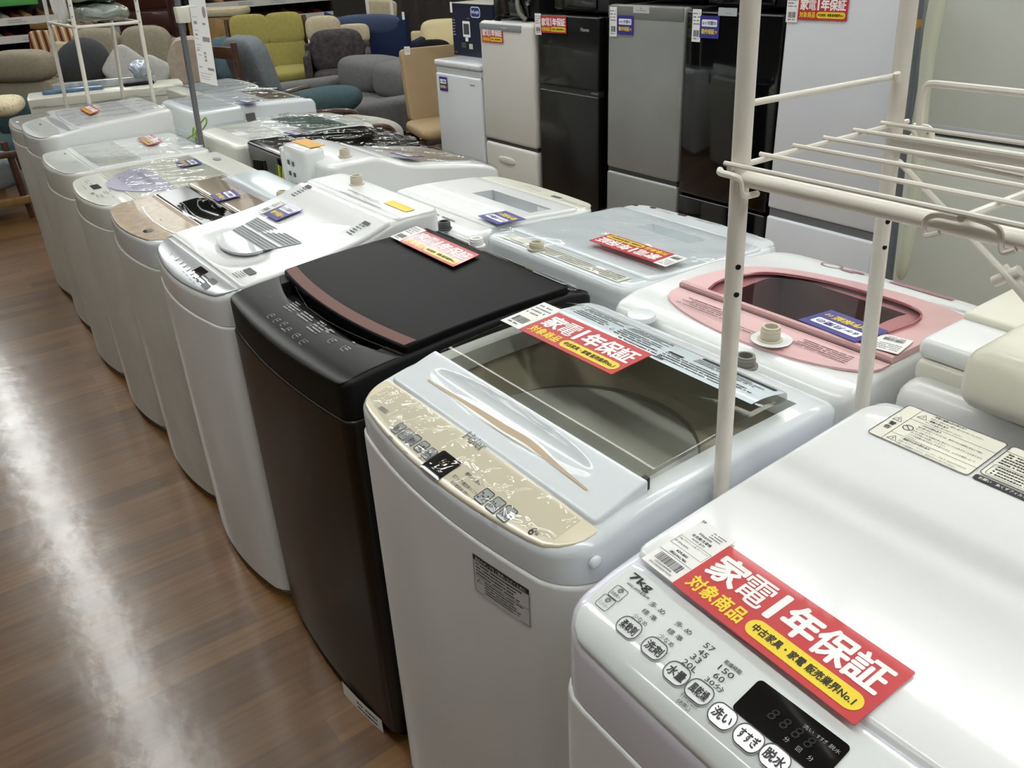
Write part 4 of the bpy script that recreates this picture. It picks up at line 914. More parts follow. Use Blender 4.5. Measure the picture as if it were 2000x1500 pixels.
# ---- white machine with a clear window lid
zw = prof((1.06, .832), (1.1, .841), (1.3, .845), (1.7, .835))
ww = washer('white washer with clear window lid, nearer of the far pair', 1.70, 1.07, 3.27, 3.745, zw, .75, .02, .045, CABW, WARMW, r=.014, pockets=[dict(x=(1.39, 1.57), y=(3.32, 3.69), depth=.06)])
skin(ww, 'lid', 1.62, 1.30, 3.29, 3.725, zw, .004, .005, .02, .02, 0, 0, mats=[WHITE], under=.03, pockets=[dict(x=(1.40, 1.56), y=(3.33, 3.68), depth=.05, taper=.9, m=0)])
skin(ww, 'lid_window', 1.575, 1.385, 3.315, 3.70, zw, .0065, .002, .02, .02, 0, 0, mats=[CLEAR], under=-.0045)
skin(ww, 'rear_cap', 1.20, 1.15, 3.45, 3.55, zw, .004, .003, .02, .02, 0, 0, mats=[WINK])
film(ww, 1.68, 1.14, 3.29, 3.73, zw, .011, seed=4)
M('rear_panel', MB().box(1.062, 1.0695, 3.31, 3.70, .55, .79, r=.003), LGREY, ww)
o = hit(580, 259, up(zw, .018)); blue_sign(o, (-.1, 1, 0), (-1, -.1, 0), .1, .075, 'blue six month guarantee sign on the clear window lid')
# ---- farther white machine with brown window
zv = prof((1.16, .852), (1.2, .858), (1.4, .862), (1.74, .85), (1.79, .82))
wv = washer('white washer with brown tinted window lid in the far corner', 1.795, 1.17, 4.05, 4.60, zv, .70, .02, .045, CAB, COOLW, r=.014)
skin(wv, 'lid', 1.72, 1.38, 4.07, 4.58, zv, .004, .005, .02, .02, 0, 0, mats=[COOLW], under=.03)
skin(wv, 'lid_window', 1.70, 1.55, 4.12, 4.50, zv, .0055, .002, .02, .02, 0, 0, mats=[mat('brown_window', '9a8c78', .1, coat=.8)], under=-.004)
film(wv, 1.76, 1.2, 4.06, 4.59, zv, .010, seed=5)
M('rear_panel', MB().box(1.162, 1.1695, 4.1, 4.56, .45, .76, r=.003), mat('pale_blue_panel', 'c9d4d6', .4), wv)
m = MB(); p = at(492, 242, 1, 4.046); m.box(p.x - .022, p.x + .022, 4.038, 4.049, p.z - .05, p.z + .05, r=.012); M('side_clip', m, mat('dusty_grey_clip', '5a5854', .8), wv)
m = MB(); o = at(556, 226, 1, 4.0475); f = pane(o, (1, 0, 0), (0, 0, 1)); fine(m, f, -.03, .03, -.014, .014, 3, 0); M('side_print', m, GINK, wv, recalc=False)
o = hit(485, 197, up(zv, .018)); blue_sign(o, (-.1, 1, 0), (-1, -.1, 0), .1, .075, 'blue six month guarantee sign on the brown window lid')
zu = prof((1.36, .85), (1.8, .86), (1.9, .84))
wu = washer('white washer with grey top, last of the back row', 1.74, 1.34, 4.64, 5.1, zu, .75, .02, .045, CABW, WARMW, r=.014)
skin(wu, 'lid', 1.70, 1.43, 4.65, 5.08, zu, .004, .005, .02, .02, 0, 0, mats=[GREYP], under=.01)
film(wu, 1.72, 1.38, 4.64, 5.09, zu, .014, seed=6)
# green earth wire on the far white machine
m = MB(); P = [at(px, py, 0, 1.15) for px, py in ((366, 270), (380, 262), (392, 240), (402, 228), (404, 240), (394, 256), (386, 270), (376, 268), (378, 246), (384, 258), (382, 274))]; m.tube(P, .0035, 0, 6, round_=.02)
tag(M('green_wire', m, mat('lime_wire', '8fb83a', .4), None, P[0]), 'coil of lime green wire hanging behind the brown window washer', 'wire')
# ------------------------------------------------------------------ cream wire racks
def rack(label, yn, yf, P, zs, r=.0098):
    """P(py-independent): four poles as ((x0, y, z=0), (x1, y, z=1.9)); zs: shelf height"""
    t = T('laundry_rack', label, 'rack', (P[0][0][0], P[0][0][1], 0), 'cream enamelled laundry racks')
    for a, b in P:
        M('pole', MB().tube([a, b], r, 0, 14), RACKW, t); 
        M('foot', MB().lathe([(r * 1.5, 0), (r * 1.5, .02), (r, .024)], a, 0, 14), RACKW, t)
    return t
def lerpz(a, b, z): a, b = Vector(a), Vector(b); return a.lerp(b, (z - a.z) / (b.z - a.z))
YP = .5716
L0, L1 = at(1408, 960, 1, YP), at(1466, 0, 1, YP); R0_, R1_ = at(1683, 790, 1, YP), at(1776, 0, 1, YP)
def ext(a, b): return lerpz(a, b, .0), lerpz(a, b, 1.9)
LP, RP = ext(L0, L1), ext(R0_, R1_); YN = -.12
off = Vector((0, YN - YP, 0))
rk = rack('cream wire laundry rack standing over the nearest white washer', YN, YP, [LP, RP, (LP[0] + off, LP[1] + off), (RP[0] + off, RP[1] + off)], 1.28, .0100)
zs = 1.276; lx = lerpz(*LP, zs).x; rx = lerpz(*RP, zs).x
zt_ = at(1454, 348, 0, lx).z; zt2 = at(1743, 274, 0, rx).z
for x, z in ((lx, zt_), (rx, zt2)): M('shelf_tube', MB().tube([(x, YP, z), (x, YN, z)], .0085, 0, 12), RACKW, rk)
sh = MB(); ZW = zt_ + .0125
starts = [at(px, py, 1, YP + .004) for px, py in ((1421, 322), (1490, 307), (1554, 294), (1613, 281), (1671, 267), (1724, 256))]
for p in starts: sh.tube([(p.x, p.y + .004, ZW + .0035), (p.x, YN, ZW + .0035)], .0026, 0, 8)
yx = at(1893, 418, 2, ZW).y
for y in (YP + .002, yx, YN + .02): sh.tube([(lx - .016, y, ZW - .001), (rx + .03, y, ZW - .001)], .0034, 0, 8)
hk = lambda pts, x, r=.0027: sh.tube([at(px, py, 0, x) for px, py in pts], r, 0, 8, round_=.008)
sh.tube([at(1407, 331, 1, YP - .002), at(1404, 337, 1, YP - .004), at(1436, 345, 1, YP - .02), at(1446, 352, 1, YP - .022), at(1447, 376, 1, YP - .022), at(1455, 384, 1, YP - .022), at(1479, 378, 1, YP - .022)], .0034, 0, 8, round_=.006)
hk(((1893, 424), (1872, 428), (1832, 418), (1810, 424), (1802, 450), (1805, 462), (1834, 455)), lx - .012)
hk(((1893, 424), (1932, 436), (1956, 450), (1954, 484), (1959, 496), (1984, 487)), lx - .012)
M('wire_shelf', sh, RACKW, rk)
g = MB(); xr = rx + .012
g.tube([at(1796, 246, 0, xr), at(1801, 190, 0, xr), at(1808, 166, 0, xr), at(1822, 163, 0, xr), at(2000, 182, 0, xr), at(2100, 192, 0, xr)], .0042, 0, 8, round_=.012)
g.tube([at(1760, 247, 0, xr), at(1784, 252, 0, xr), at(1789, 268, 0, xr), at(1787, 290, 0, xr), at(1792, 303, 0, xr), at(2000, 347, 0, xr)], .003, 0, 8, round_=.01)
g.tube([at(1785, 246, 0, xr), at(1812, 248, 0, xr), at(1819, 256, 0, xr), at(1820, 272, 0, xr)], .0036, 0, 8, round_=.008)
M('guard_rail', g, RACKW, rk)
M('cross_bar', MB().tube([at(1468, 201, 1, YP), at(1751, 148, 1, YP)], .0035, 0, 10), RACKW, rk); M('bar_pin', MB().tube([at(1752, 142, 1, YP - .006), at(1753, 158, 1, YP - .006)], .004, 0, 8), RACKW, rk)
b = MB(); b.tube([at(1755, 315, 0, rx), at(1885, 452, 0, rx - .05), at(1963, 535, 0, rx - .07), at(2010, 592, 0, rx - .08)], .0036, 0, 8); b.tube([at(1962, 520, 0, rx - .06), at(2010, 575, 0, rx - .07)], .004, 0, 8)
M('brace', b, RACKW, rk); p = at(1965, 540, 0, rx - .066); m = MB(); m.tube([p + Vector((0, .011, -.009)), p + Vector((0, -.012, .010))], .0062, 0, 10); M('brace_clip', m, RACKW, rk)
m = MB(); V = Vector((-.45, -.85, .1)).normalized()
for px, py, P in ((1435, 526, LP), (1432, 580, LP), (1728, 437, RP), (1722, 487, RP)):
    z = at(px, py, 1, YP - .009).z; q = lerpz(*P, z) + V * .0094; m.lathe([(.0032, 0), (.0032, .0008), (.0005, .0009)], q, 0, 12, R=Vector((0, 0, 1)).rotation_difference(V).to_matrix())
M('pole_holes', m, BLACKM, rk, label='dark adjustment holes in the poles')

yn, yf = 4.985, 5.585
P = [ext(at(175, 205, 1, yn), at(135, 0, 1, yn)), ext(at(300, 195, 1, yn), at(265, 0, 1, yn)), ext(at(130, 205, 1, yf), at(86, 0, 1, yf)), ext(at(240, 188, 1, yf), at(211, 0, 1, yf))]
fr = rack('cream wire laundry rack with plastic bags on its shelf, at the far left', yn, yf, P, 1.2, .0105)
zc = at(145, 54, 1, yn).z; K = [lerpz(*p, zc) for p in P]; m = MB()
for a, b in ((0, 1), (2, 3), (0, 2), (1, 3)): m.tube([K[a], K[b]], .008, 0, 10)
for k in range(1, 6): m.tube([K[0].lerp(K[1], k / 6), K[2].lerp(K[3], k / 6)], .003, 0, 6)
M('wire_shelf', m, RACKW, fr)
m = MB()
for p in P[:2]:
    for dz in (.0, .05, .1): q = lerpz(*p, zc + dz) + Vector((-.3, -.9, 0)).normalized() * .0100; m.lathe([(.004, 0), (.004, .001), (.0005, .0011)], q, 0, 10, R=Vector((0, 0, 1)).rotation_difference(Vector((-.3, -.9, 0)).normalized()).to_matrix())
M('pole_holes', m, GREYP, fr)
BAG1 = clear('bag_clear_green', 'a9b8a8', .3, .1, bump=1, bscale=30); BAGF = mat('bag_grey_green', '8d938a', .25, coat=.6, vary=.3, vscale=18, bump=1, bscale=40); BAGG = mat('bag_green_print', '8aa07f', .3, coat=.5, vary=.25, vscale=25, bump=.8, bscale=40)
c = sum(K, Vector()) / 4
for k, (dx, dy, dz, hx, hy, hz, mm, lb) in enumerate(((.01, -.05, .054, .125, .24, .038, BAGF, 'grey plastic bag lowest on the far rack shelf'), (.01, .03, .136, .125, .25, .034, BAGG, 'green printed plastic bag in the middle of the far rack pile'), (.01, 0, .216, .125, .24, .038, BAGF, 'grey plastic bag topmost of the far rack pile'), (-.138, .05, .10, .010, .14, .09, PAPER, 'white printed bag standing at the left of the far rack shelf'))):
    m = MB(); m.blob((c.x + dx, c.y + dy, c.z + dz), (hx, hy, hz), e=.35, e2=.6, nu=36, nv=16)
    R = random.Random(k); m.v = [(x + .008 * math.sin(60 * y + k) , y, z + .008 * math.sin(45 * x + 30 * y + k)) for x, y, z in m.v]
    tag(M('plastic_bag', m, mm, None, (c.x + dx, c.y + dy, c.z + dz - hz)), lb, 'bag', 'plastic bags on the far rack')

# ------------------------------------------------------------------ sign stand between the rows
ys = 3.62; a, b = ext(at(394, 285, 1, ys), at(346, 0, 1, ys))
st = T('sign_stand', 'grey steel sign pole standing between the washer rows', 'stand', tuple(a))
M('pole', MB().tube([a, b], .0115, 0, 14), mat('grey_steel_pole', '77797b', .45, metal=.4), st); M('foot', MB().lathe([(.022, 0), (.022, .012), (.018, .02), (.0115, .03)], a, 0, 20), DGREY, st)
p = at(355, 27, 1, ys); M('clamp', MB().box(p.x - .024, p.x + .024, ys - .022, ys + .02, p.z - .032, p.z + .026, r=.005), IVORY, st)
q = at(372, 18, 1, ys); M('clamp_arm', MB().tube([(p.x, ys - .01, p.z + .02), (q.x + .02, ys - .01, p.z + .024)], .006, 0, 8), IVORY, st)
A = [at(px, py, 1, ys - .012) for px, py in ((362, -40), (394, -40), (425, 168), (391, 160))]
m = MB(); ux = (A[1] - A[0]); uy = (A[0] - A[3]); n = Vector((0, -1, 0))
fq = lambda u, v: A[3] + (A[2] - A[3]) * (u + .5) + ((A[0] - A[3]) * (.5 - u) + (A[1] - A[2]) * (u + .5)) * (v + .5)
f1 = lambda u, v: fq(u, v) + n * .0025; f2 = lambda u, v: fq(u, v) + n * .0032
C4 = ((-.5, -.5), (.5, -.5), (.5, .5), (-.5, .5))
m.add([fq(*c_) for c_ in C4] + [f1(*c_) for c_ in C4], [(3, 2, 1, 0), (4, 5, 6, 7), (0, 1, 5, 4), (1, 2, 6, 5), (2, 3, 7, 6), (3, 0, 4, 7)], 0)
for u0, u1, v0, v1, mm in ((.0, .42, -.08, -.035, 2), (.05, .42, -.36, -.335, 2), (-.4, -.25, -.03, -.01, 1), (-.4, -.2, .08, .11, 1), (.1, .3, .08, .1, 1), (-.42, -.28, -.18, -.165, 1), (-.44, -.25, -.345, -.335, 1)): rect(m, f2, u0, u1, v0, v1, mm)
for v in (-.195, -.23, -.265): rect(m, f2, -.05, .08, v - .012, v + .012, 1)
P = [(.3 + .1 * math.cos(k * .35), .2 + .055 * math.sin(k * .35)) for k in range(18)]; m.add([f2(*q_) for q_ in P], [tuple(range(18))], 2)
for v in (-.12, -.15, -.22, -.4, -.43, -.455, .02, -.06, .15): fine(m, f2, -.42, .3 if v < -.3 else -.12, v - .008, v + .008, 1, 1, seed=int(100 * v) + 99)
tag(M('hanging_sign', m, [PAPER, LINK, mat('mauve_print', '9a8b96', .5)], None, A[3]), 'tall narrow white information sign clipped to the grey sign pole', 'sign')

# ------------------------------------------------------------------ air conditioner at the end of the row
A = at(52, 190, 1, 5.95); B = at(357, 162, 1, 5.78); zA = (A.z + B.z) / 2; ang = math.atan2(B.y - A.y, B.x - A.x); Lg = (B - A).length; mid = (A + B) / 2
mt = Matrix.Translation((mid.x, mid.y, 0)) @ Matrix.Rotation(ang, 4, 'Z')
tb = MB(); tb.tf = mt; tb.box(-Lg / 2, Lg / 2, .0, .3, 0, zA - .285, r=.01); tag(M('display_cabinet', tb, WARMW, None, (mid.x, mid.y, 0)), 'plain white cabinet under the old air conditioner', 'cabinet')
ac = T('air_conditioner', 'yellowed white indoor air conditioner unit behind the far washers', 'air conditioner', (mid.x, mid.y, zA - .285))
m = MB(); m.tf = mt
pr = [(0, -.285), (-.012, -.26), (-.015, -.05), (-.005, -.015), (.03, 0), (.22, 0), (.235, -.02), (.235, -.285)]
for s in (0, 1): pass
vs = []
for x in (-Lg / 2, -Lg / 2 + .012, Lg / 2 - .012, Lg / 2):
    k = .97 if abs(abs(x) - Lg / 2) < 1e-6 else 1
    for y, z in pr: vs.append((x, .11 + (y - .11) * k, zA - .14 + (z + .14) * k))
n = len(pr); fs = [(i * n + j, i * n + (j + 1) % n, (i + 1) * n + (j + 1) % n, (i + 1) * n + j) for i in range(3) for j in range(n)] + [tuple(range(n)), tuple(range(3 * n, 4 * n))]
m.add(vs, fs); M('casing', m, mat('yellowed_plastic', 'c9c8ba', .35, coat=.2, vary=.04), ac)
m = MB(); m.tf = mt; m.box(-Lg / 2 + .01, Lg / 2 - .01, -.017, -.012, zA - .062, zA - .059); m.box(-Lg / 2 + .02, -Lg / 2 + .09, -.0165, -.012, zA - .055, zA - .052); M('grille_seam', m, GREYP, ac)
m = MB(); m.tf = mt; m.box(-Lg / 2 - .004, -Lg / 2 + .004, .02, .06, zA - .14, zA - .10, r=.003); M('side_clip', m, PAPER, ac)
def acbox(label, name, cat, x0, x1, y0, y1, z0, z1, mm, r=.006):
    m = MB(); m.tf = mt; m.box(x0, x1, y0, y1, zA + z0, zA + z1, r=r); p = mt @ Vector(((x0 + x1) / 2, (y0 + y1) / 2, zA + z0)); return tag(M(name, m, mm, None, p), label, cat)
acbox('blue plastic pouch lying on the air conditioner', 'plastic_pouch', 'pouch', -.36, -.02, .04, .12, .001, .022, mat('blue_pouch', '5f7f9c', .25, coat=.5, vary=.3, vscale=20))
acbox('clear wrapped grey pipe kit lying along the air conditioner', 'pipe_kit', 'parts', -.30, .30, .13, .19, .001, .045, mat('grey_wrapped_kit', 'aab0b2', .25, coat=.8, vary=.35, vscale=16))
acbox('black remote control lying on the air conditioner', 'remote_control', 'remote control', .10, .28, .05, .10, .001, .02, BLACKM)
p = mt @ Vector((.22, .15, zA + .085)); m = MB(); m.blob(p, (.06, .045, .045), e=.7, nu=24, nv=14); m.v = [(x + .012 * math.sin(90 * z), y + .01 * math.sin(80 * x), z + .012 * math.sin(70 * x + 60 * y)) for x, y, z in m.v]
tag(M('clear_bag', m, mat('clear_bag_blue', 'bcc8d6', .12, coat=1, vary=.25, vscale=30), None, p - Vector((0, 0, .04))), 'crumpled clear bag on top of the wrapped pipe kit', 'bag')

# ------------------------------------------------------------------ row of fridges
XF = 2.85
FW = mat('fridge_white', 'd6d3cc', .3, coat=.25, vary=.012); FC = mat('fridge_cool_white', 'e2e5ea', .3, coat=.3, vary=.01); FG = mat('fridge_pale_grey', 'd0d3ca', .32, coat=.25, vary=.01); FS = mat('fridge_silver', '9fa19e', .33, metal=.35, coat=.2, vary=.04); FB_ = mat('fridge_black', '0c0c0d', .28, coat=.35)
FB2 = mat('fridge_black_glass', '08090a', .06, coat=.6); FZ = mat('freezer_white', 'dadde0', .26, coat=.3, vary=.012)
def fridge(label, y0, y1, ztop, doors, body, door, name='fridge', depth=.58, r=.012, cat='fridge'):
    t = T(name, label, cat, (XF + .3, (y0 + y1) / 2, 0))
    M('body', MB().box(XF + .055, XF + depth, y0 + .004, y1 - .004, .03, ztop - .006, r=.008), body, t); M('plinth', MB().box(XF + .08, XF + depth, y0 + .02, y1 - .02, 0, .035), DGREY, t)
    ds = []
    for z0, z1 in doors: ds.append(M('door', slab(MB(), XF, XF + .052, y0, y1, z1, z0, .006, r, .004, 0, nv=8, ns=3) if 0 else MB().box(XF, XF + .052, y0, y1, z0, z1, r=r, seg=3), door, t))
    return t, ds
onF = lambda y, z, d=.0012: (lambda u, v: Vector((XF - d, y - u, z + v)))
def pz(px, py): return at(px, py, 0, XF)
# small white freezer
y1, y0, zt = pz(848, 118).y, 4.215, .872
t, d = fridge('low white freezer carrying the oven box, far end of the fridge row', y0, y1, zt - .03, [(.05, zt - .075)], FZ, FZ, 'freezer', cat='freezer')
M('top_lid', MB().box(XF - .004, XF + .59, y0 - .004, y1 + .004, zt - .036, zt, r=.012, seg=3), FZ, t)
M('handle_strip', MB().box(XF + .01, XF + .055, y0, y1, zt - .076, zt - .038, r=.006), FZ, t)
m = MB(); p = pz(923, 167); text(m, 'SANYO', onF(p.y, p.z), 0, 0, .009, 0, .02, wd=.05); p = pz(917, 134); stroke(m, onF(p.y, p.z, .0052), [(-.01, -.01), (.01, -.01), (0, .012), (-.01, -.01)], .002); M('maker_mark', m, DGREY, d[0], recalc=False)
# white two door fridge with rounded edges
y1, y0, zt, zsm = pz(934, 40).y, 3.705, 1.108, .4655
t, d = fridge('cream white fridge with grey control strip and bottom drawer', y0, y1, zt, [(zsm + .006, zt), (.04, zsm - .006)], FW, FW, r=.022)
m = MB(); m.box(XF - .005, XF + .01, y0 + .10, y1 - .012, zt - .045, zt - .012, r=.004); fine(m, onF((y0 + y1) / 2, zt - .028, .006), -.03, .03, -.004, .004, 1, 1); M('control_strip', m, [GREYP, WINK], d[0])
p = pz(990, 314); m = MB(); m.blob((XF + .002, p.y, p.z), (.010, .085, .022), e=.8); M('drawer_handle', m, FW, d[1], label='oval grip on the drawer')
m = MB(); m.box(XF + .012, XF + .05, y0 + .005, y1 - .005, zsm - .006, zsm + .006); M('door_gap', m, SEAM, t)
M('hinge_cover', MB().box(XF + .056, XF + .085, y1 - .10, y1 - .075, zt - .006, zt + .020, r=.003), BLACKM, t)
# black two door fridge
y1, y0, zt, zg = 3.665, 3.205, 1.158, .813
t, d = fridge('black two door fridge between the cream one and the silver one', y0, y1, zt, [(zg + .012, zt), (.04, zg - .012)], FB_, FB_, r=.008)
m = MB(); m.box(XF + .008, XF + .05, y0 + .004, y1 - .004, zg - .04, zg + .014, r=.003); M('handle_groove', m, mat('groove_grey', '2c2d2e', .4), t)
m = MB(); m.box(XF + .0, XF + .02, y0 - .002, y0 + .05, zg - .002, zg + .006); M('hinge', m, STEEL, t)
p = pz(1142, 58); m = MB(); text(m, 'Hisense', onF(p.y, p.z), 0, 0, .017, 0, .01, wd=.062); M('maker_mark', m, LGREY, d[0], recalc=False)
# silver fridge
y1, y0, zt, zsm = pz(1187, 10).y, pz(1337, 28).y, 1.216, .4735
t, d = fridge('silver two door fridge', y0, y1, zt, [(zsm + .006, zt), (.04, zsm - .01)], mat('fridge_dark_side', '2a2a2b', .4), FS, r=.014)
d[0]['label'] = 'silver upper door'
M('door_gap', MB().box(XF + .01, XF + .05, y0 + .005, y1 - .005, zsm - .012, zsm + .006), SEAM, t)
m = MB(); m.box(XF - .0018, XF + .004, y0 + .006, y1 - .006, zt - .055, zt - .004, r=.001); M('top_band', m, mat('silver_band', '828380', .4, metal=.3), d[0])
p = pz(1253, 18); m = MB(); f = onF(p.y, p.z, .0028); rect(m, f, -.05, .05, -.016, .016, 0); fine(m, onF(p.y, p.z, .0034), -.03, .03, -.009, -.001, 1, 1); stroke(m, onF(p.y, p.z, .0034), [(-.004, .002), (.004, .002), (0, .010), (-.004, .002)], .003, 1); M('maker_badge', m, [mat('badge_silver', 'c4c5c2', .3), GINK], d[0], recalc=False)
# glossy black fridge
y1, y0, zt, zsm = 2.652, 2.168, 1.205, .44
t, d = fridge('glossy black fridge behind the near rack pole', y0, y1, zt, [(zsm + .006, zt), (.04, zsm - .006)], FB_, FB2, r=.008)
m = MB(); p = pz(1428, 23); f = onF(p.y, p.z); rect(m, f, -.065, .03, -.016, .014, 0); fine(m, onF(p.y, p.z, .0018), -.025, .005, -.009, -.003, 1, 1); M('maker_badge', m, [mat('badge_pale', 'b4bcbe', .3), GINK], d[0], recalc=False)
# tall cool white fridge
y1, y0, zt, zsm = 2.155, 1.662, 1.78, .4625
t, d = fridge('tall cool white fridge with a red sign, beside the glossy black one', y0, y1, zt, [(zsm + .012, zt), (.04, zsm - .022)], FC, FC, r=.010)
M('door_gap', MB().box(XF + .012, XF + .05, y0 + .005, y1 - .005, zsm - .03, zsm + .014), mat('gap_grey', '77797e', .5), t)
# wide pale grey fridge
y1, y0, zt, zsm = 1.60, .70, 1.80, .860
t, d = fridge('wide pale grey fridge at the right, behind the rack', y0, y1, zt, [(zsm + .006, zt), (.04, zsm - .008)], FG, FG, r=.012)
M('door_gap', MB().box(XF + .012, XF + .05, y0 + .005, y1 - .005, zsm - .01, zsm + .008), SEAM, t)
m = MB(); m.box(XF - .001, XF + .01, y0 + .01, y1 - .01, zsm + .008, zsm + .03, r=.002); M('door_edge_strip', m, LGREY, d[0])
# roll and pole leaning in front of it
Q = [(1838, -30, 17), (1824, 40, 16), (1812, 110, 14), (1803, 200, 13), (1795, 300, 13), (1784, 400, 14), (1770, 480, 15), (1763, 520, 14), (1760, 540, 9), (1760, 547, 3)]
P = [at(a, b, 0, 2.79) for a, b, r in Q]
m = MB(); m.tube(P, [r * 2.62 / 1650 for a, b, r in Q], 0, 16); tag(M('padded_roll', m, mat('pale_green_vinyl', 'd9dcc6', .3, coat=.2), None, P[-1]), 'long pale green padded roll hanging upright against the wide grey fridge', 'roll')
a, b = ext(at(1736, 540, 0, 2.72), at(1797, 0, 0, 2.72)); m = MB(); m.tube([a, b], .0135, 0, 14); q = lerpz(a, b, at(1788, 48, 0, 2.71).z); m.tube([q - Vector((0, 0, .015)), q + Vector((0, 0, .015))], .0139, 1, 14)
tag(M('grey_pole', m, [mat('blue_grey_pole', '6e7378', .4, metal=.3), mat('ochre_label', 'b08a3c', .5)], None, a), 'slim blue grey pole standing in front of the wide grey fridge', 'pole')

# signs on the doors
def door_red(Q, label, price_px=None):
    o, ux, uy, w, h = quad(Q, lambda a, b: at(a, b, 0, XF - .002)); 
    pa = None
    if price_px: pc = at(*price_px, 0, XF - .002); pa = ((pc - o).dot(ux), (pc - o).dot(uy))
    return red_sign(o, ux, uy, w, label, pa, (.05, .1))
def door_blue(Q, label, price_px=None):
    o, ux, uy, w, h = quad(Q, lambda a, b: at(a, b, 0, XF - .002)); pa = None
    if price_px: pc = at(*price_px, 0, XF - .002); pa = ((pc - o).dot(ux), (pc - o).dot(uy))
    return blue_sign(o, ux, uy, w, h, label, pa, (.047, .125))
door_red([(940.5, 52), (981, 53.5), (983, 86), (942, 82)], 'red one year warranty sign on the cream white fridge')
door_red([(1056, 29), (1106, 30.5), (1106.5, 67), (1056.5, 65)], 'red one year warranty sign on the black two door fridge', (1051, 47))
door_red([(1560, -10), (1658, -8), (1655, 43), (1559.5, 40)], 'red one year warranty sign on the tall cool white fridge', (1548, 15))
door_blue([(1206.5, 29.5), (1237.5, 31), (1236, 68.5), (1205.5, 66.5)], 'blue six month guarantee sign on the silver fridge', (1198, 42.5))
door_blue([(1368.5, 30), (1406, 31.5), (1403, 76), (1366, 73.5)], 'blue six month guarantee sign on the glossy black fridge', (1360.5, 50))
door_blue([(857.5, 149), (873, 151), (874.5, 178.5), (860, 176)], 'small blue guarantee sign on the low white freezer')

# things standing on the fridges
o = at(885, 106, 2, .873); y1 = o.y + .0; xo = o.x; h = at(880, 6, 0, xo).z - .873
y1 = at(884, 60, 0, xo).y
t = MB(); t.box(xo, xo + .34, y1 - .44, y1, .873, .873 + h, 0); t.box(xo + .004, xo + .336, y1 - .436, y1 - .004, .873 + h, .873 + h + .004, 1)
fo = lambda px, py, d=.0012: (lambda q: (lambda u, v: Vector((xo - d, q.y - u, q.z + v))))(at(px, py, 0, xo))
f = fo(928, 24); rrect(t, f, -.05, .05, -.03, .03, .02, 2); rrect(t, fo(928, 24, .002), -.045, .045, -.025, .025, .016, 3); text(t, "De'Longhi", fo(928, 24, .003), 0, 0, .022, 2, .02, wd=.075)
f = fo(911, 57); rrect(t, f, -.04, .04, -.045, .045, .006, 2); rect(t, fo(911, 57, .002), -.03, .03, -.03, .03, 4)
for px, py, w, hh, mm in ((912, 77, .03, .022, 2), (906, 88, .05, .03, 4), (920, 91, .04, .03, 5)): rect(t, fo(px, py), -w / 2, w / 2, -hh / 2, hh / 2, mm)
for px, py, w, hh, nn in ((887, 53, .035, .10, 6), (914, 36, .03, .01, 1), (890, 101, .05, .016, 1)): fine(t, fo(px, py), -w / 2, w / 2, -hh / 2, hh / 2, nn, 6, seed=px)
rect(t, fo(881, 14), -.012, .012, -.03, .03, 2)
tag(M('oven_box', t, [mat('navy_carton', '141b33', .4, coat=.2), IVORY, WINK, mat('logo_blue', '2c3f86', .4), DGREY, mat('pale_green_print', 'b9c8a4', .5), LINK], None, (xo + .17, y1 - .22, .873)), 'navy blue oven carton standing on the low white freezer', 'box')
def appliance(name, label, cat, x0, x1, y0, y1, z0, z1, mm=BLACKM, knob=None):
    t = T(name, label, cat, ((x0 + x1) / 2, (y0 + y1) / 2, z0)); M('case', MB().box(x0, x1, y0, y1, z0 + .012, z1, r=.008), mm, t); M('door', MB().box(x0 - .012, x0 + .01, y0 + .08, y1 - .005, z0 + .02, z1 - .01, r=.004), BLACK, t)
    for a in (x0 + .04, x1 - .04):
        for b in (y0 + .04, y1 - .04): M('foot', MB().lathe([(.012, 0), (.012, .014)], (a, b, z0), 0, 10), BLACKM, t)
    return t
t = appliance('microwave_oven', 'black microwave oven standing on the cream white fridge', 'microwave', 2.96, 3.34, 3.79, 4.19, 1.109, 1.36)
m = MB(); c = at(1022, 4, 0, 2.95); m.tube([c + Vector((0, .04, .08)), c + Vector((-.02, .03, .0)), c + Vector((-.03, .005, -.05)), c + Vector((-.01, -.03, -.085))], .012, 0, 10, round_=.05); M('door_handle', m, mat('khaki_grey_handle', '77766a', .4), t)
m = MB(); c2 = at(1033, 3, 0, 2.945); m.lathe([(.02, 0), (.02, .012), (.001, .014)], c2, 0, 16, R=Matrix.Rotation(-math.pi / 2, 3, 'Y')); M('dial', m, CHROME, t)
appliance('microwave_oven', 'low black microwave oven on the black two door fridge', 'microwave', 2.95, 3.35, 3.24, 3.64, 1.159, 1.36, mat('charcoal_case', '262627', .5))
appliance('microwave_oven', 'black microwave oven on the silver fridge', 'microwave', 3.0, 3.38, 2.70, 3.10, 1.217, 1.45)
appliance('microwave_oven', 'black microwave oven on the glossy black fridge', 'microwave', 2.95, 3.35, 2.20, 2.62, 1.206, 1.44)
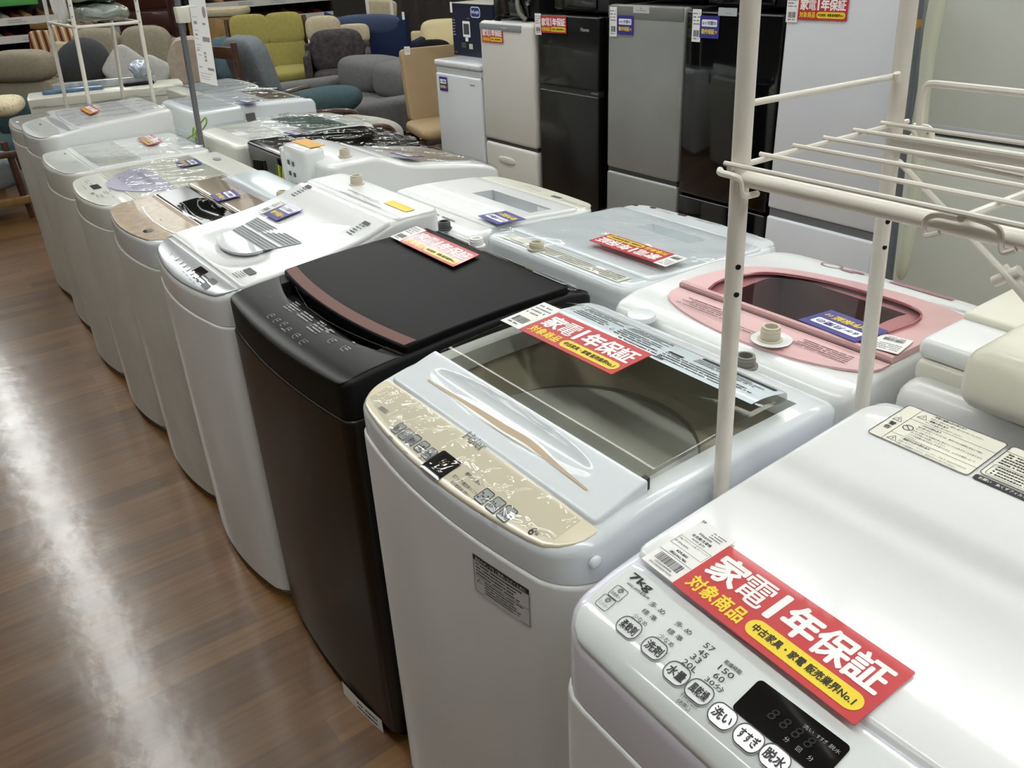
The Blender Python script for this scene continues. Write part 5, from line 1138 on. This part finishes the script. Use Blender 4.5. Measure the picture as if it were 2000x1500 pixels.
# ------------------------------------------------------------------ furniture floor behind
GREYF = fabric('grey_fabric', '6c6c6c'); DKGREY = fabric('charcoal_fabric', '47484b'); TEALF = fabric('teal_fabric', '44575b'); NAVYF = fabric('navy_fabric', '1c2742', vary=.06); YELF = fabric('mustard_fabric', '958c50', vary=.08); BEIF = fabric('greige_fabric', '8f8776'); SANDF = fabric('sand_fabric', 'b5a98e'); CREF = mat('cream_leather', 'cfc195', .45, vary=.05, coat=.1); TANL = mat('tan_leather', 'b29873', .5, vary=.05); LGF = fabric('pale_grey_fabric', 'b0afaa'); PINKB = fabric('pinkish_beige_fabric', 'a89a8c'); STEELB = fabric('steel_grey_fabric', '767c80'); WHF = fabric('off_white_fabric', 'b9b8b0')
def place(p, ang=0): return Matrix.Translation((p.x, p.y, 0)) @ Matrix.Rotation(math.atan2(RIGHT.y, RIGHT.x) + math.radians(ang), 4, 'Z')
def world(x, y, deg): return Matrix.Translation((x, y, 0)) @ Matrix.Rotation(math.radians(deg), 4, 'Z')
def bb(tf, *a, **k): m = MB(); m.tf = tf; return m.box(*a, **k)
def cu(tf, c, h, e=.45, rx=0, ry=0, rz=0, e2=None):
    m = MB(); m.tf = tf @ Matrix.Translation(c) @ Matrix.Rotation(math.radians(rz), 4, 'Z') @ Matrix.Rotation(math.radians(ry), 4, 'Y') @ Matrix.Rotation(math.radians(rx), 4, 'X'); return m.blob((0, 0, 0), h, e=e, e2=e2)
def legs(t, tf, w, d, h, mm, r=.022):
    for x in (-w, w):
        for y in (-d, d):
            m = MB(); m.tf = tf; m.tube([(x, y, 0), (x * .96, y * .96, h)], [r * .75, r], 0, 10); M('leg', m, mm, t)
def sofa(label, tf, w, d, hs, hb, aw, ah, fab, nb=2, back=None, legm=WOODM, tilt=12, e=.4, base_h=.12, seat=None, arms=(1, 1), name='sofa', bt=.11):
    p = tf @ Vector((0, 0, 0)); t = T(name, label, name.replace('_', ' '), p)
    M('base', bb(tf, -w / 2, w / 2, -d / 2, d / 2, base_h, hs - .1, r=.03, seg=3), fab, t); legs(t, tf, w / 2 - .06, d / 2 - .06, base_h + .01, legm)
    iw = w - aw * (arms[0] + arms[1]); x0 = -w / 2 + aw * arms[0]
    for k in range(nb):
        c = x0 + iw * (k + .5) / nb
        M('seat_cushion', cu(tf, (c, -.06, hs - .05), (iw / nb / 2, d / 2 - .08, .085), e=.25, e2=.5), seat or fab, t)
        M('back_cushion', cu(tf, (c, d / 2 - .13, hs + (hb - hs) / 2), (iw / nb / 2, bt, (hb - hs) / 2 + .02), e=e, rx=-tilt, e2=.55), back or fab, t)
    for s, a in ((-1, arms[0]), (1, arms[1])):
        if a: M('armrest', bb(tf, s * w / 2 - (aw if s > 0 else 0), s * w / 2 + (aw if s < 0 else 0), -d / 2, d / 2, base_h, ah, r=.05, seg=4), fab, t)
    M('back_panel', bb(tf, -w / 2, w / 2, d / 2 - .07, d / 2, base_h, hb - .1, r=.03, seg=3), fab, t)
    return t
# grey three seater, side on, behind the white washers
sofa('grey three seat sofa with puffy back cushions behind the far washers', world(3.20, 6.50, -90), 1.66, .92, .40, .66, .2, .50, GREYF, 2, bt=.26, e=.6, tilt=4)
# bentwood chairs
def bentwood(label, tf, seatm, back=True, hb=.60, hh=.26):
    t = T('lounge_chair', label, 'chair', tf @ Vector((0, 0, 0)))
    for s in (-1, 1):
        m = MB(); m.tf = tf; x = s * .30
        m.tube([(x, .30, .02), (x, .26, .30), (x, .22, .53), (x, .05, .56), (x, -.26, .56), (x, -.34, .50), (x, -.36, .25), (x, -.34, .02)], .02, 0, 8, round_=.09); M('arm_frame', m, WOODM, t)
    M('rail', bb(tf, -.30, .30, -.30, -.26, .24, .29, r=.008), WOODM, t); M('rail', bb(tf, -.30, .30, .2, .24, .28, .33, r=.008), WOODM, t)
    M('seat_cushion', cu(tf, (0, -.06, .38), (.27, .33, .08), e=.3, rx=6, e2=.6), seatm, t)
    if back: M('back_cushion', cu(tf, (0, .27, hb), (.27, .085, hh), e=.4, rx=-18, e2=.6), seatm, t)
    return t
bentwood('low teal lounge chair with bent wood arms beside the grey sofa', world(2.42, 5.58, -100), TEALF, False)
m = cu(world(2.44, 5.57, -35), (.0, .0, .575), (.30, .16, .095), e=.6, e2=.8, ry=-6); tag(M('bolster_cushion', m, TEALF, None, (2.44, 5.57, .475)), 'thick teal cushion lying across the bent wood chair', 'cushion')
bentwood('off white lounge chair with bent wood arms, nearest the white washers', world(2.20, 4.87, -75), WHF, True, .43, .13)
# tan square backed chair
p = atD(848, 150, 5.85); tf = place(p, 22); t = T('dining_chair', 'tan leather chair with a tall square back beside the freezer', 'chair', tf @ Vector((0, 0, 0)))
M('backrest', cu(tf, (.07, .20, .655), (.22, .04, .23), e=.12, rx=-10, e2=.12), TANL, t); M('seat', cu(tf, (.03, -.03, .40), (.22, .22, .05), e=.3, e2=.6), TANL, t); legs(t, tf, .17, .17, .36, WOODM, .02)
m = MB(); q = [at(790, 91, 1, 5.0)]; f = pane(atD(795, 99, 5.62), RIGHT, (0, 0, 1)); rect(m, f, -.018, .018, -.024, .024, 0); fine(m, pane(atD(795, 99, 5.61), RIGHT, (0, 0, 1)), -.014, .014, -.01, .016, 3, 1); M('price_ticket', m, [PAPER, GINK], t, recalc=False)
# grey wood framed armchair seen from behind
p = atD(508, 130, 6.7); tf = place(p, 140); t = T('armchair', 'wood framed armchair with steel grey cushions, seen from behind', 'armchair', tf @ Vector((0, 0, 0)))
for s in (-1, 1):
    m = MB(); m.tf = tf; m.tube([(s * .16, .36, .05), (s * .165, .30, .50), (s * .17, .31, .94)], .022, 0, 8); M('back_post', m, WOODM, t)
    m = MB(); m.tf = tf; m.tube([(s * .25, .25, .03), (s * .25, .2, .55), (s * .25, -.24, .58), (s * .25, -.26, .03)], .02, 0, 8, round_=.06); M('arm_frame', m, WOODM, t)
M('back_rail', bb(tf, -.17, .17, .295, .325, .83, .91, r=.006), WOODM, t); M('back_rail', bb(tf, -.25, .25, .27, .33, .46, .54, r=.006), WOODM, t)
M('back_cushion', cu(tf, (-.04, .10, .72), (.20, .08, .25), e=.35, rx=-14, e2=.5), STEELB, t); M('seat_cushion', cu(tf, (0, -.04, .45), (.23, .25, .08), e=.3, e2=.5), STEELB, t)
# mustard two seat chair
p = atD(522, 60, 9.0); tf = place(p, 14); t = T('loveseat', 'mustard yellow tufted two seat sofa with a dark wood frame', 'sofa', tf @ Vector((0, 0, 0)))
for i in range(2):
    for j in range(2): M('back_cushion', cu(tf, (-.17 + .34 * i, .17 + .06 * j, .55 + .235 * j), (.19, .075, .16), e=.3, rx=-16, e2=.5), YELF, t)
    M('seat_cushion', cu(tf, (-.17 + .34 * i, -.12, .40), (.18, .30, .075), e=.35, e2=.6), YELF, t)
M('back_panel', bb(tf, -.34, .34, .26, .32, .30, .84, r=.02), YELF, t)
for s in (-1, 1):
    m = MB(); m.tf = tf; m.tube([(s * .38, .33, .9), (s * .38, .24, .55), (s * .38, .05, .34), (s * .38, -.3, .30), (s * .38, -.34, .03)], .024, 0, 8, round_=.1); m.tube([(s * .38, .28, .03), (s * .38, .15, .42)], .022, 0, 8); M('side_frame', m, WOODM, t)
M('rail', bb(tf, -.38, .38, -.05, .0, .28, .33), WOODM, t)
m = MB(); f = pane(tf @ Vector((.40, .12, .66)), RIGHT, (0, 0, 1)); rect(m, f, -.02, .03, -.04, .04); M('price_ticket', m, PAPER, t, recalc=False)
# navy high back sofa from behind
p = atD(732, 70, 9.4); tf = place(p, 172); t = T('high_back_sofa', 'navy blue high backed sofa seen from behind', 'sofa', tf @ Vector((0, 0, 0)))
m = MB(); m.tf = tf; vs = []; n = 16
for i in range(n + 1):
    u = -1 + 2 * i / n; top = .84 + .07 * u * u * (1.35 if u > 0 else .8)
    for y, z in ((.34, .12), (.36, .5), (.33, top - .06), (.28, top), (.2, top - .01), (.17, top - .08), (.17, .12)): vs.append((u * .41, y, z))
k = 7; fs = [(i * k + j, i * k + (j + 1) % k, (i + 1) * k + (j + 1) % k, (i + 1) * k + j) for i in range(n) for j in range(k)] + [tuple(range(k)), tuple(range(n * k, n * k + k))]
m.add(vs, fs); M('backrest', m, NAVYF, t)
M('head_cushion', cu(tf, (0, .26, .79), (.40, .085, .11), e=.5, e2=.8), mat('slate_blue_fabric', '34405a', .9), t, label='paler slate blue head roll')
M('seat', bb(tf, -.40, .40, -.38, .2, .15, .44, r=.06, seg=4), NAVYF, t); M('armrest', bb(tf, -.46, -.36, -.38, .25, .12, .62, r=.04), NAVYF, t); M('armrest', bb(tf, .36, .46, -.38, .25, .12, .62, r=.04), NAVYF, t); legs(t, tf, .38, .3, .13, WOODM)
m = MB(); f = pane(tf @ Vector((-.41, .38, .88)), RIGHT, (0, 0, 1)); rect(m, f, -.012, .012, -.035, .035); M('price_ticket', m, PAPER, t, recalc=False)
# sofa draped in dark lattice cloth
p = atD(656, 80, 8.5); tf = place(p, 8); CLOTH = mat('dark_lattice_cloth', '3a3434', .85, vary=.55, vscale=26)
sofa('low sofa covered in dark patterned cloth behind the grey sofa', tf, .62, .5, .45, .80, .06, .64, CLOTH, 1, tilt=3, e=.2)
m = cu(tf, (-.12, .42, .80), (.17, .06, .12), e=.6, rx=-10); tag(M('cushion', m, SANDF, None, tf @ Vector((-.12, .42, .68))), 'beige cushion leaning behind the dark draped sofa', 'cushion', 'loose cushions on the furniture floor')
m = cu(tf, (.16, .44, .74), (.16, .06, .09), e=.5, rx=-10); tag(M('cushion', m, SANDF, None, tf @ Vector((.16, .44, .65))), 'beige cushion beside the navy sofa back', 'cushion', 'loose cushions on the furniture floor')
# cream sofa and things at the far right
p = atD(866, 62, 10.3); tf = place(p, 0); sofa('cream leather sofa with rolled head cushion behind the tan chair', tf, .8, .7, .42, .70, .12, .5, CREF, 1, e=.6)
p = atD(746, 22, 10.4); m = cu(place(p, 0), (0, 0, p.z), (.165, .06, .12), e=.35, ry=8, e2=.35); t2 = T('side_chair', 'cream cushioned chair behind the navy sofa', 'chair', (p.x, p.y, 0)); M('back_cushion', m, SANDF, t2); M('seat', bb(place(p, 0), -.22, .22, -.3, .1, .38, .5, r=.05), SANDF, t2); legs(t2, place(p, 0), .18, .2, .4, WOODM)
for px, py, D, lb, a in ((842, 75, 8.5, 'black rounded chair back in front of the cream sofa', 0), (876, 72, 7.9, 'black rounded chair back close to the oven box', 10)):
    p = atD(px, py + 12, D); tf = place(p, a); t = T('tub_chair', lb, 'chair', tf @ Vector((0, 0, 0))); M('backrest', cu(tf, (0, .1, .52), (.2, .07, .17), e=.7), fabric('black_fabric', '19191a'), t); M('seat', cu(tf, (0, 0, .36), (.18, .15, .06), e=.4), fabric('black_fabric', '19191a'), t); legs(t, tf, .13, .12, .33, BLACKM, .014)
for px, D, w, mm, lb in ((835, 11.0, .45, fabric('taupe_curtain', '3d3835'), 'dark taupe high panel behind the cream sofa'), (785, 11.3, .30, fabric('dark_curtain', '2c2b2c'), 'dark grey hanging panel behind the navy sofa')):
    p = atD(px, 20, D); tf = place(p, 0); m = MB(); m.tf = tf
    n = 24; vs = []
    for i in range(n + 1):
        x = -w + 2 * w * i / n; y = .03 * math.sin(i * 1.3)
        for z in (.0, 1.9): vs += [(x, y, z), (x, y + .02, z)]
    fs = []
    for i in range(n): o = 4 * i; fs += [(o, o + 4, o + 6, o + 2), (o + 1, o + 3, o + 7, o + 5), (o + 2, o + 6, o + 7, o + 3), (o, o + 1, o + 5, o + 4)]
    m.add(vs, fs); tag(M('curtain_panel', m, mm, None, (p.x, p.y, 0)), lb, 'curtain')
for px, lb in ((717, 'left white upright post behind the navy sofa'), (764, 'right white upright post behind the navy sofa')):
    p = atD(px, 10, 9.95); tag(M('upright_post', MB().box(p.x - .014, p.x + .014, p.y - .014, p.y + .014, 0, 2.0, r=.003), RACKW, None, (p.x, p.y, 0)), lb, 'post')
# left side
p = atD(45, 120, 6.9); tf = place(p, -6); t = T('daybed', 'greige padded headrest sofa end at the far left', 'sofa', tf @ Vector((0, 0, 0)))
M('head_cushion', cu(tf, (-.02, 0, .80), (.24, .12, .115), e=.45, e2=.6), BEIF, t); M('backrest', bb(tf, -.26, .22, -.08, .1, .40, .70, r=.04), BEIF, t); M('seat', bb(tf, -.3, .22, .0, .40, .28, .45, r=.05), BEIF, t)
m = MB(); m.tf = tf
for x in (.12, .17): m.tube([(x, -.05, .44), (x + .1, -.05, .02)], .018, 0, 8)
for x in (-.26,): m.tube([(x, .33, .3), (x, .35, .0)], .018, 0, 8)
M('leg', m, WOODM, t)
STR = bpy.data.materials.new('striped_fabric'); STR.use_nodes = True; nt = STR.node_tree; b = nt.nodes['Principled BSDF']; b.inputs['Roughness'].default_value = .9
tc = nt.nodes.new('ShaderNodeTexCoord'); wv_ = nt.nodes.new('ShaderNodeTexWave'); wv_.wave_type = 'BANDS'; wv_.bands_direction = 'X'; wv_.inputs['Scale'].default_value = 5.5; rp = nt.nodes.new('ShaderNodeValToRGB')
rp.color_ramp.elements[0].color = hexc('6b2e22'); rp.color_ramp.elements[1].color = hexc('bfa377'); rp.color_ramp.elements[0].position = .25; rp.color_ramp.elements[1].position = .4; e_ = rp.color_ramp.elements.new(.8); e_.color = hexc('a8834a'); e_ = rp.color_ramp.elements.new(.95); e_.color = hexc('e0d2b0')
nt.links.new(tc.outputs['Object'], wv_.inputs['Vector']); nt.links.new(wv_.outputs['Fac'], rp.inputs['Fac']); nt.links.new(rp.outputs['Color'], b.inputs['Base Color'])
p = atD(92, 105, 9.2); tf = place(p, -22); t = T('wooden_settee', 'wooden settee with red and gold striped cushions', 'sofa', tf @ Vector((0, 0, 0)))
M('top_rail', bb(tf, -.42, .42, .25, .29, .88, .93, r=.01), WOODT, t); M('back_cushion', cu(tf, (-.12, .22, .72), (.30, .05, .15), e=.3, rx=-8), STR, t); M('back_cushion', cu(tf, (.30, -.02, .74), (.17, .07, .21), e=.5, rx=-8), STR, t); M('seat_cushion', cu(tf, (0, -.05, .45), (.42, .26, .06), e=.3), STR, t); M('seat_frame', bb(tf, -.42, .42, -.3, .28, .32, .39, r=.01), WOODM, t); legs(t, tf, .39, .26, .33, WOODM)
q = tf @ Vector((.32, .16, .70)); m = cu(tf, (.32, .16, .70), (.165, .045, .165), e=.45, e2=.45); tag(M('cushion', m, STEELB, None, (q.x, q.y, .535)), 'small slate cushion on the striped settee', 'cushion', 'loose cushions on the furniture floor')
p = atD(162, 124, 7.5); m = cu(place(p, 0), (0, 0, p.z), (.235, .10, .185), e=.85, ry=-25, e2=.95); 
tf = place(atD(222, 120, 8.0), 0); t = sofa('greige high backed sofa behind the far rack', tf, 1.08, .8, .42, .93, .1, .6, BEIF, 2, tilt=6, e=.35)
tag(M('cushion', m, DKGREY, None, (p.x, p.y, p.z - .185)), 'big dark grey oval cushion on the greige sofa', 'cushion', 'loose cushions on the furniture floor')
for px, py, D, h, a, mm, lb in ((247, 134, 7.5, .155, 40, LGF, 'pale grey square cushion tipped on its corner, left of the far rack pole'), (302, 143, 7.6, .125, 30, LGF, 'pale grey cushion lying low beside the pinkish chair'), (134, 120, 7.75, .15, 12, SANDF, 'small sand cushion behind the dark oval one'), (326, 108, 8.9, .13, 0, STEELB, 'steel grey cushion behind the pinkish chair'), (298, 126, 8.7, .13, 0, DKGREY, 'dark grey cushion right of the far rack')):
    p = atD(px, py, D); m = cu(place(p, 0), (0, 0, p.z), (h, .05, h), e=.45, ry=a, rx=-20, e2=.45); tag(M('cushion', m, mm, None, (p.x, p.y, p.z - h)), lb, 'cushion', 'loose cushions on the furniture floor')
tf = place(atD(322, 120, 9.2), 5); sofa('charcoal sofa half hidden behind the pale cushions', tf, .4, .6, .46, .76, .08, .6, DKGREY, 1)
p = atD(362, 120, 6.15); tf = place(p, 6); t = T('armchair', 'pinkish beige armchair with a tall rounded back, left of the sign pole', 'armchair', tf @ Vector((0, 0, 0)))
m = MB(); m.tf = tf; n = 14; vs = []
for i in range(n + 1):
    u = -1 + 2 * i / n; top = 1.0 - .10 * abs(u) ** 3.5
    for y, z in ((.2, .3), (.24, top - .02), (.2, top), (.14, top - .02), (.1, .3)): vs.append((u * .135, y - .06 * u * u, z))
fs = [(i * 5 + j, i * 5 + (j + 1) % 5, (i + 1) * 5 + (j + 1) % 5, (i + 1) * 5 + j) for i in range(n) for j in range(5)] + [tuple(range(5)), tuple(range(n * 5, n * 5 + 5))]
m.add(vs, fs); M('backrest', m, PINKB, t); M('seat', cu(tf, (0, .22, .42), (.14, .12, .1), e=.4), PINKB, t); legs(t, tf, .13, .14, .34, mat('orange_wood', '9a5a2c', .4), .02)
tf = place(atD(438, 130, 7.9), 10); sofa('teal sofa right of the hanging sign', tf, .5, .6, .46, .82, .14, .66, TEALF, 1, back=fabric('slate_teal_fabric', '53666c'), e=.6)
# wood pieces further back
p = atD(432, 60, 9.9); tf = place(p, 0); t = T('sideboard', 'tan wooden sideboard with pale top left of the mustard sofa', 'sideboard', tf @ Vector((0, 0, 0))); M('body', bb(tf, -.28, .28, -.2, .2, .06, .90, r=.01), WOODT, t); M('top', bb(tf, -.30, .30, -.22, .22, .90, .98, r=.03), SANDF, t); M('plinth', bb(tf, -.26, .26, -.18, .18, 0, .06), WOODM, t)
p = atD(303, 60, 10.2); tf = place(p, 0); t = T('chest_of_drawers', 'dark mahogany chest of drawers behind the far rack', 'chest', tf @ Vector((0, 0, 0))); MAH = mat('mahogany', '35140f', .3, coat=.4, vary=.2); M('body', bb(tf, -.28, .28, -.22, .22, 0, 1.6, r=.012), MAH, t)
for k in range(5):
    d = M('drawer', bb(tf, -.26, .26, -.235, -.22, .1 + .3 * k, .37 + .3 * k, r=.008), MAH, t); M('pull', bb(tf, -.12, .12, -.242, -.235, .235 + .3 * k, .245 + .3 * k), STEEL, d)
# low seats at the left edge
p = atD(12, 188, 6.5); tf = place(p, -10); t = T('easy_chair', 'slate teal easy chair behind the floral cushion', 'chair', tf @ Vector((0, 0, 0))); M('backrest', cu(tf, (-.06, .15, .45), (.19, .06, .15), e=.6), TEALF, t); M('seat', cu(tf, (-.1, -.05, .29), (.26, .2, .07), e=.4), TEALF, t); M('seat_frame', bb(tf, -.35, .15, -.22, .2, .16, .24), WOODM, t); legs(t, tf, .14, .16, .18, WOODM)
FLOR = mat('floral_fabric', 'cdbb9c', .9, vary=.45, vscale=60); nt = FLOR.node_tree; rp = [n_ for n_ in nt.nodes if n_.type == 'VALTORGB'][0]; rp.color_ramp.elements[0].color = hexc('8fa06a'); rp.color_ramp.elements[1].color = hexc('d9a9a4'); e_ = rp.color_ramp.elements.new(.5); e_.color = hexc('e0d6b4')
p = atD(10, 206, 6.3); m = cu(place(p, 0), (0, 0, p.z), (.12, .12, .055), e=.7, rx=12); tag(M('cushion', m, FLOR, None, (p.x, p.y, p.z - .05)), 'floral cushion on the slate teal chair at the left edge', 'cushion', 'loose cushions on the furniture floor')
tf = world(.20, 6.60, -4); t = T('wooden_bench', 'grey upholstered bench with wooden rails beside the far washers', 'bench', tf @ Vector((0, 0, 0)))
M('seat_cushion', cu(tf, (0, 0, .29), (.48, .25, .11), e=.3, e2=.5), STEELB, t); M('rail', bb(tf, -.5, .5, -.28, -.25, .40, .44, r=.01), WOODM, t); M('rail', bb(tf, -.5, .5, -.28, -.23, .10, .15, r=.01), WOODT, t); legs(t, tf, .46, .24, .42, WOODM)
# ------------------------------------------------------------------ shoe shelves at the back
SHW = mat('shelf_white', 'c4c3bd', .4, coat=.3); SHB = mat('shelf_dark', '17130f', .7)
def shelving(label, x0, x1, y, zs, strip=.075):
    t = T('shoe_shelf', label, 'shelf', ((x0 + x1) / 2, y, 0)); M('back_panel', MB().box(x0, x1, y + .4, y + .43, 0, 2.2), SHB, t)
    for x in (x0, x1): M('side_panel', MB().box(x - .015, x + .015, y, y + .43, 0, 2.2), SHB, t)
    for z in zs:
        s = M('shelf_board', MB().box(x0, x1, y, y + .4, z - .03, z), SHB, t); m = MB().box(x0, x1, y - .012, y, z - strip * .75, z + strip * .25); f = pane((0, y - .013, z - strip * .25), (1, 0, 0), (0, 0, 1))
        R = random.Random(int(x0 * 10 + z * 100)); u = x0 + .05
        while u < x1 - .2: fine(m, f, u, u + .2, -.02, .02, 2, 1, seed=R.randint(1, 999)); u += R.uniform(.35, .6)
        M('price_strip', m, [SHW, GINK], s)
    return t
shelving('left shoe shelves with white price strips', .9, 2.55, 11.0, (.30, .55, .79, .965)); shelving('right shoe shelves with white price strips', 3.35, 5.2, 11.0, (.30, .55, .75, .955))
tag(M('green_crate', MB().box(1.2, 1.80, 11.03, 11.37, 1.09, 1.2, r=.01), mat('green_plastic', '4f9a4c', .4), None, (1.5, 11.2, 1.09)), 'green tray high on the left shoe shelves', 'tray')
SH = [('brown', mat('shoe_brown', '5a3a26', .4)), ('black', mat('shoe_black', '161516', .3)), ('tan', mat('shoe_tan', '8f6d47', .45)), ('wine', mat('shoe_wine', '5c2420', .4)), ('grey', mat('shoe_grey', '7d7b76', .5))]
def shoe(x, y, z, mm):
    m = MB(); m.tf = Matrix.Translation((x, y, z)) @ Matrix.Rotation(math.radians(-78), 4, 'Z')
    secs = [(-.13, .03, .02, .075), (-.09, .036, .02, .095), (-.03, .036, .018, .07), (.05, .044, .018, .05), (.10, .042, .018, .04), (.135, .02, .018, .028)]; vs = []
    for X, w, a, h in secs:
        for yy, zz in ((-w, 0), (-w, a), (-w * .75, h * .75), (0, h), (w * .75, h * .75), (w, a), (w, 0)): vs.append((X, yy, zz))
    fs = [(i * 7 + j, i * 7 + (j + 1) % 7, (i + 1) * 7 + (j + 1) % 7, (i + 1) * 7 + j) for i in range(5) for j in range(7)] + [tuple(range(7)), tuple(range(35, 42))]
    m.add(vs, fs); o = M('shoe', m, mm, None, (x, y, z)); return o
R = random.Random(11)
for nm, x0, x1, lv in (('left', 1.1, 2.5, ((.55, 'third highest'), (.79, 'lower visible'), (.965, 'upper visible'))), ('right', 3.5, 5.1, ((.75, 'lower visible'), (.955, 'upper visible')))):
    for z, wd in lv:
        x = x0
        while x < x1:
            c = R.choice(SH)
            tag(shoe(x, 11.16, z + .001, c[1]), f'{c[0]} shoe on the {wd} level of the {nm} shoe shelves', 'shoe', f'{c[0]} shoes, {wd} level, {nm} shelves'); x += R.choice((.11, .11, .22, .16))
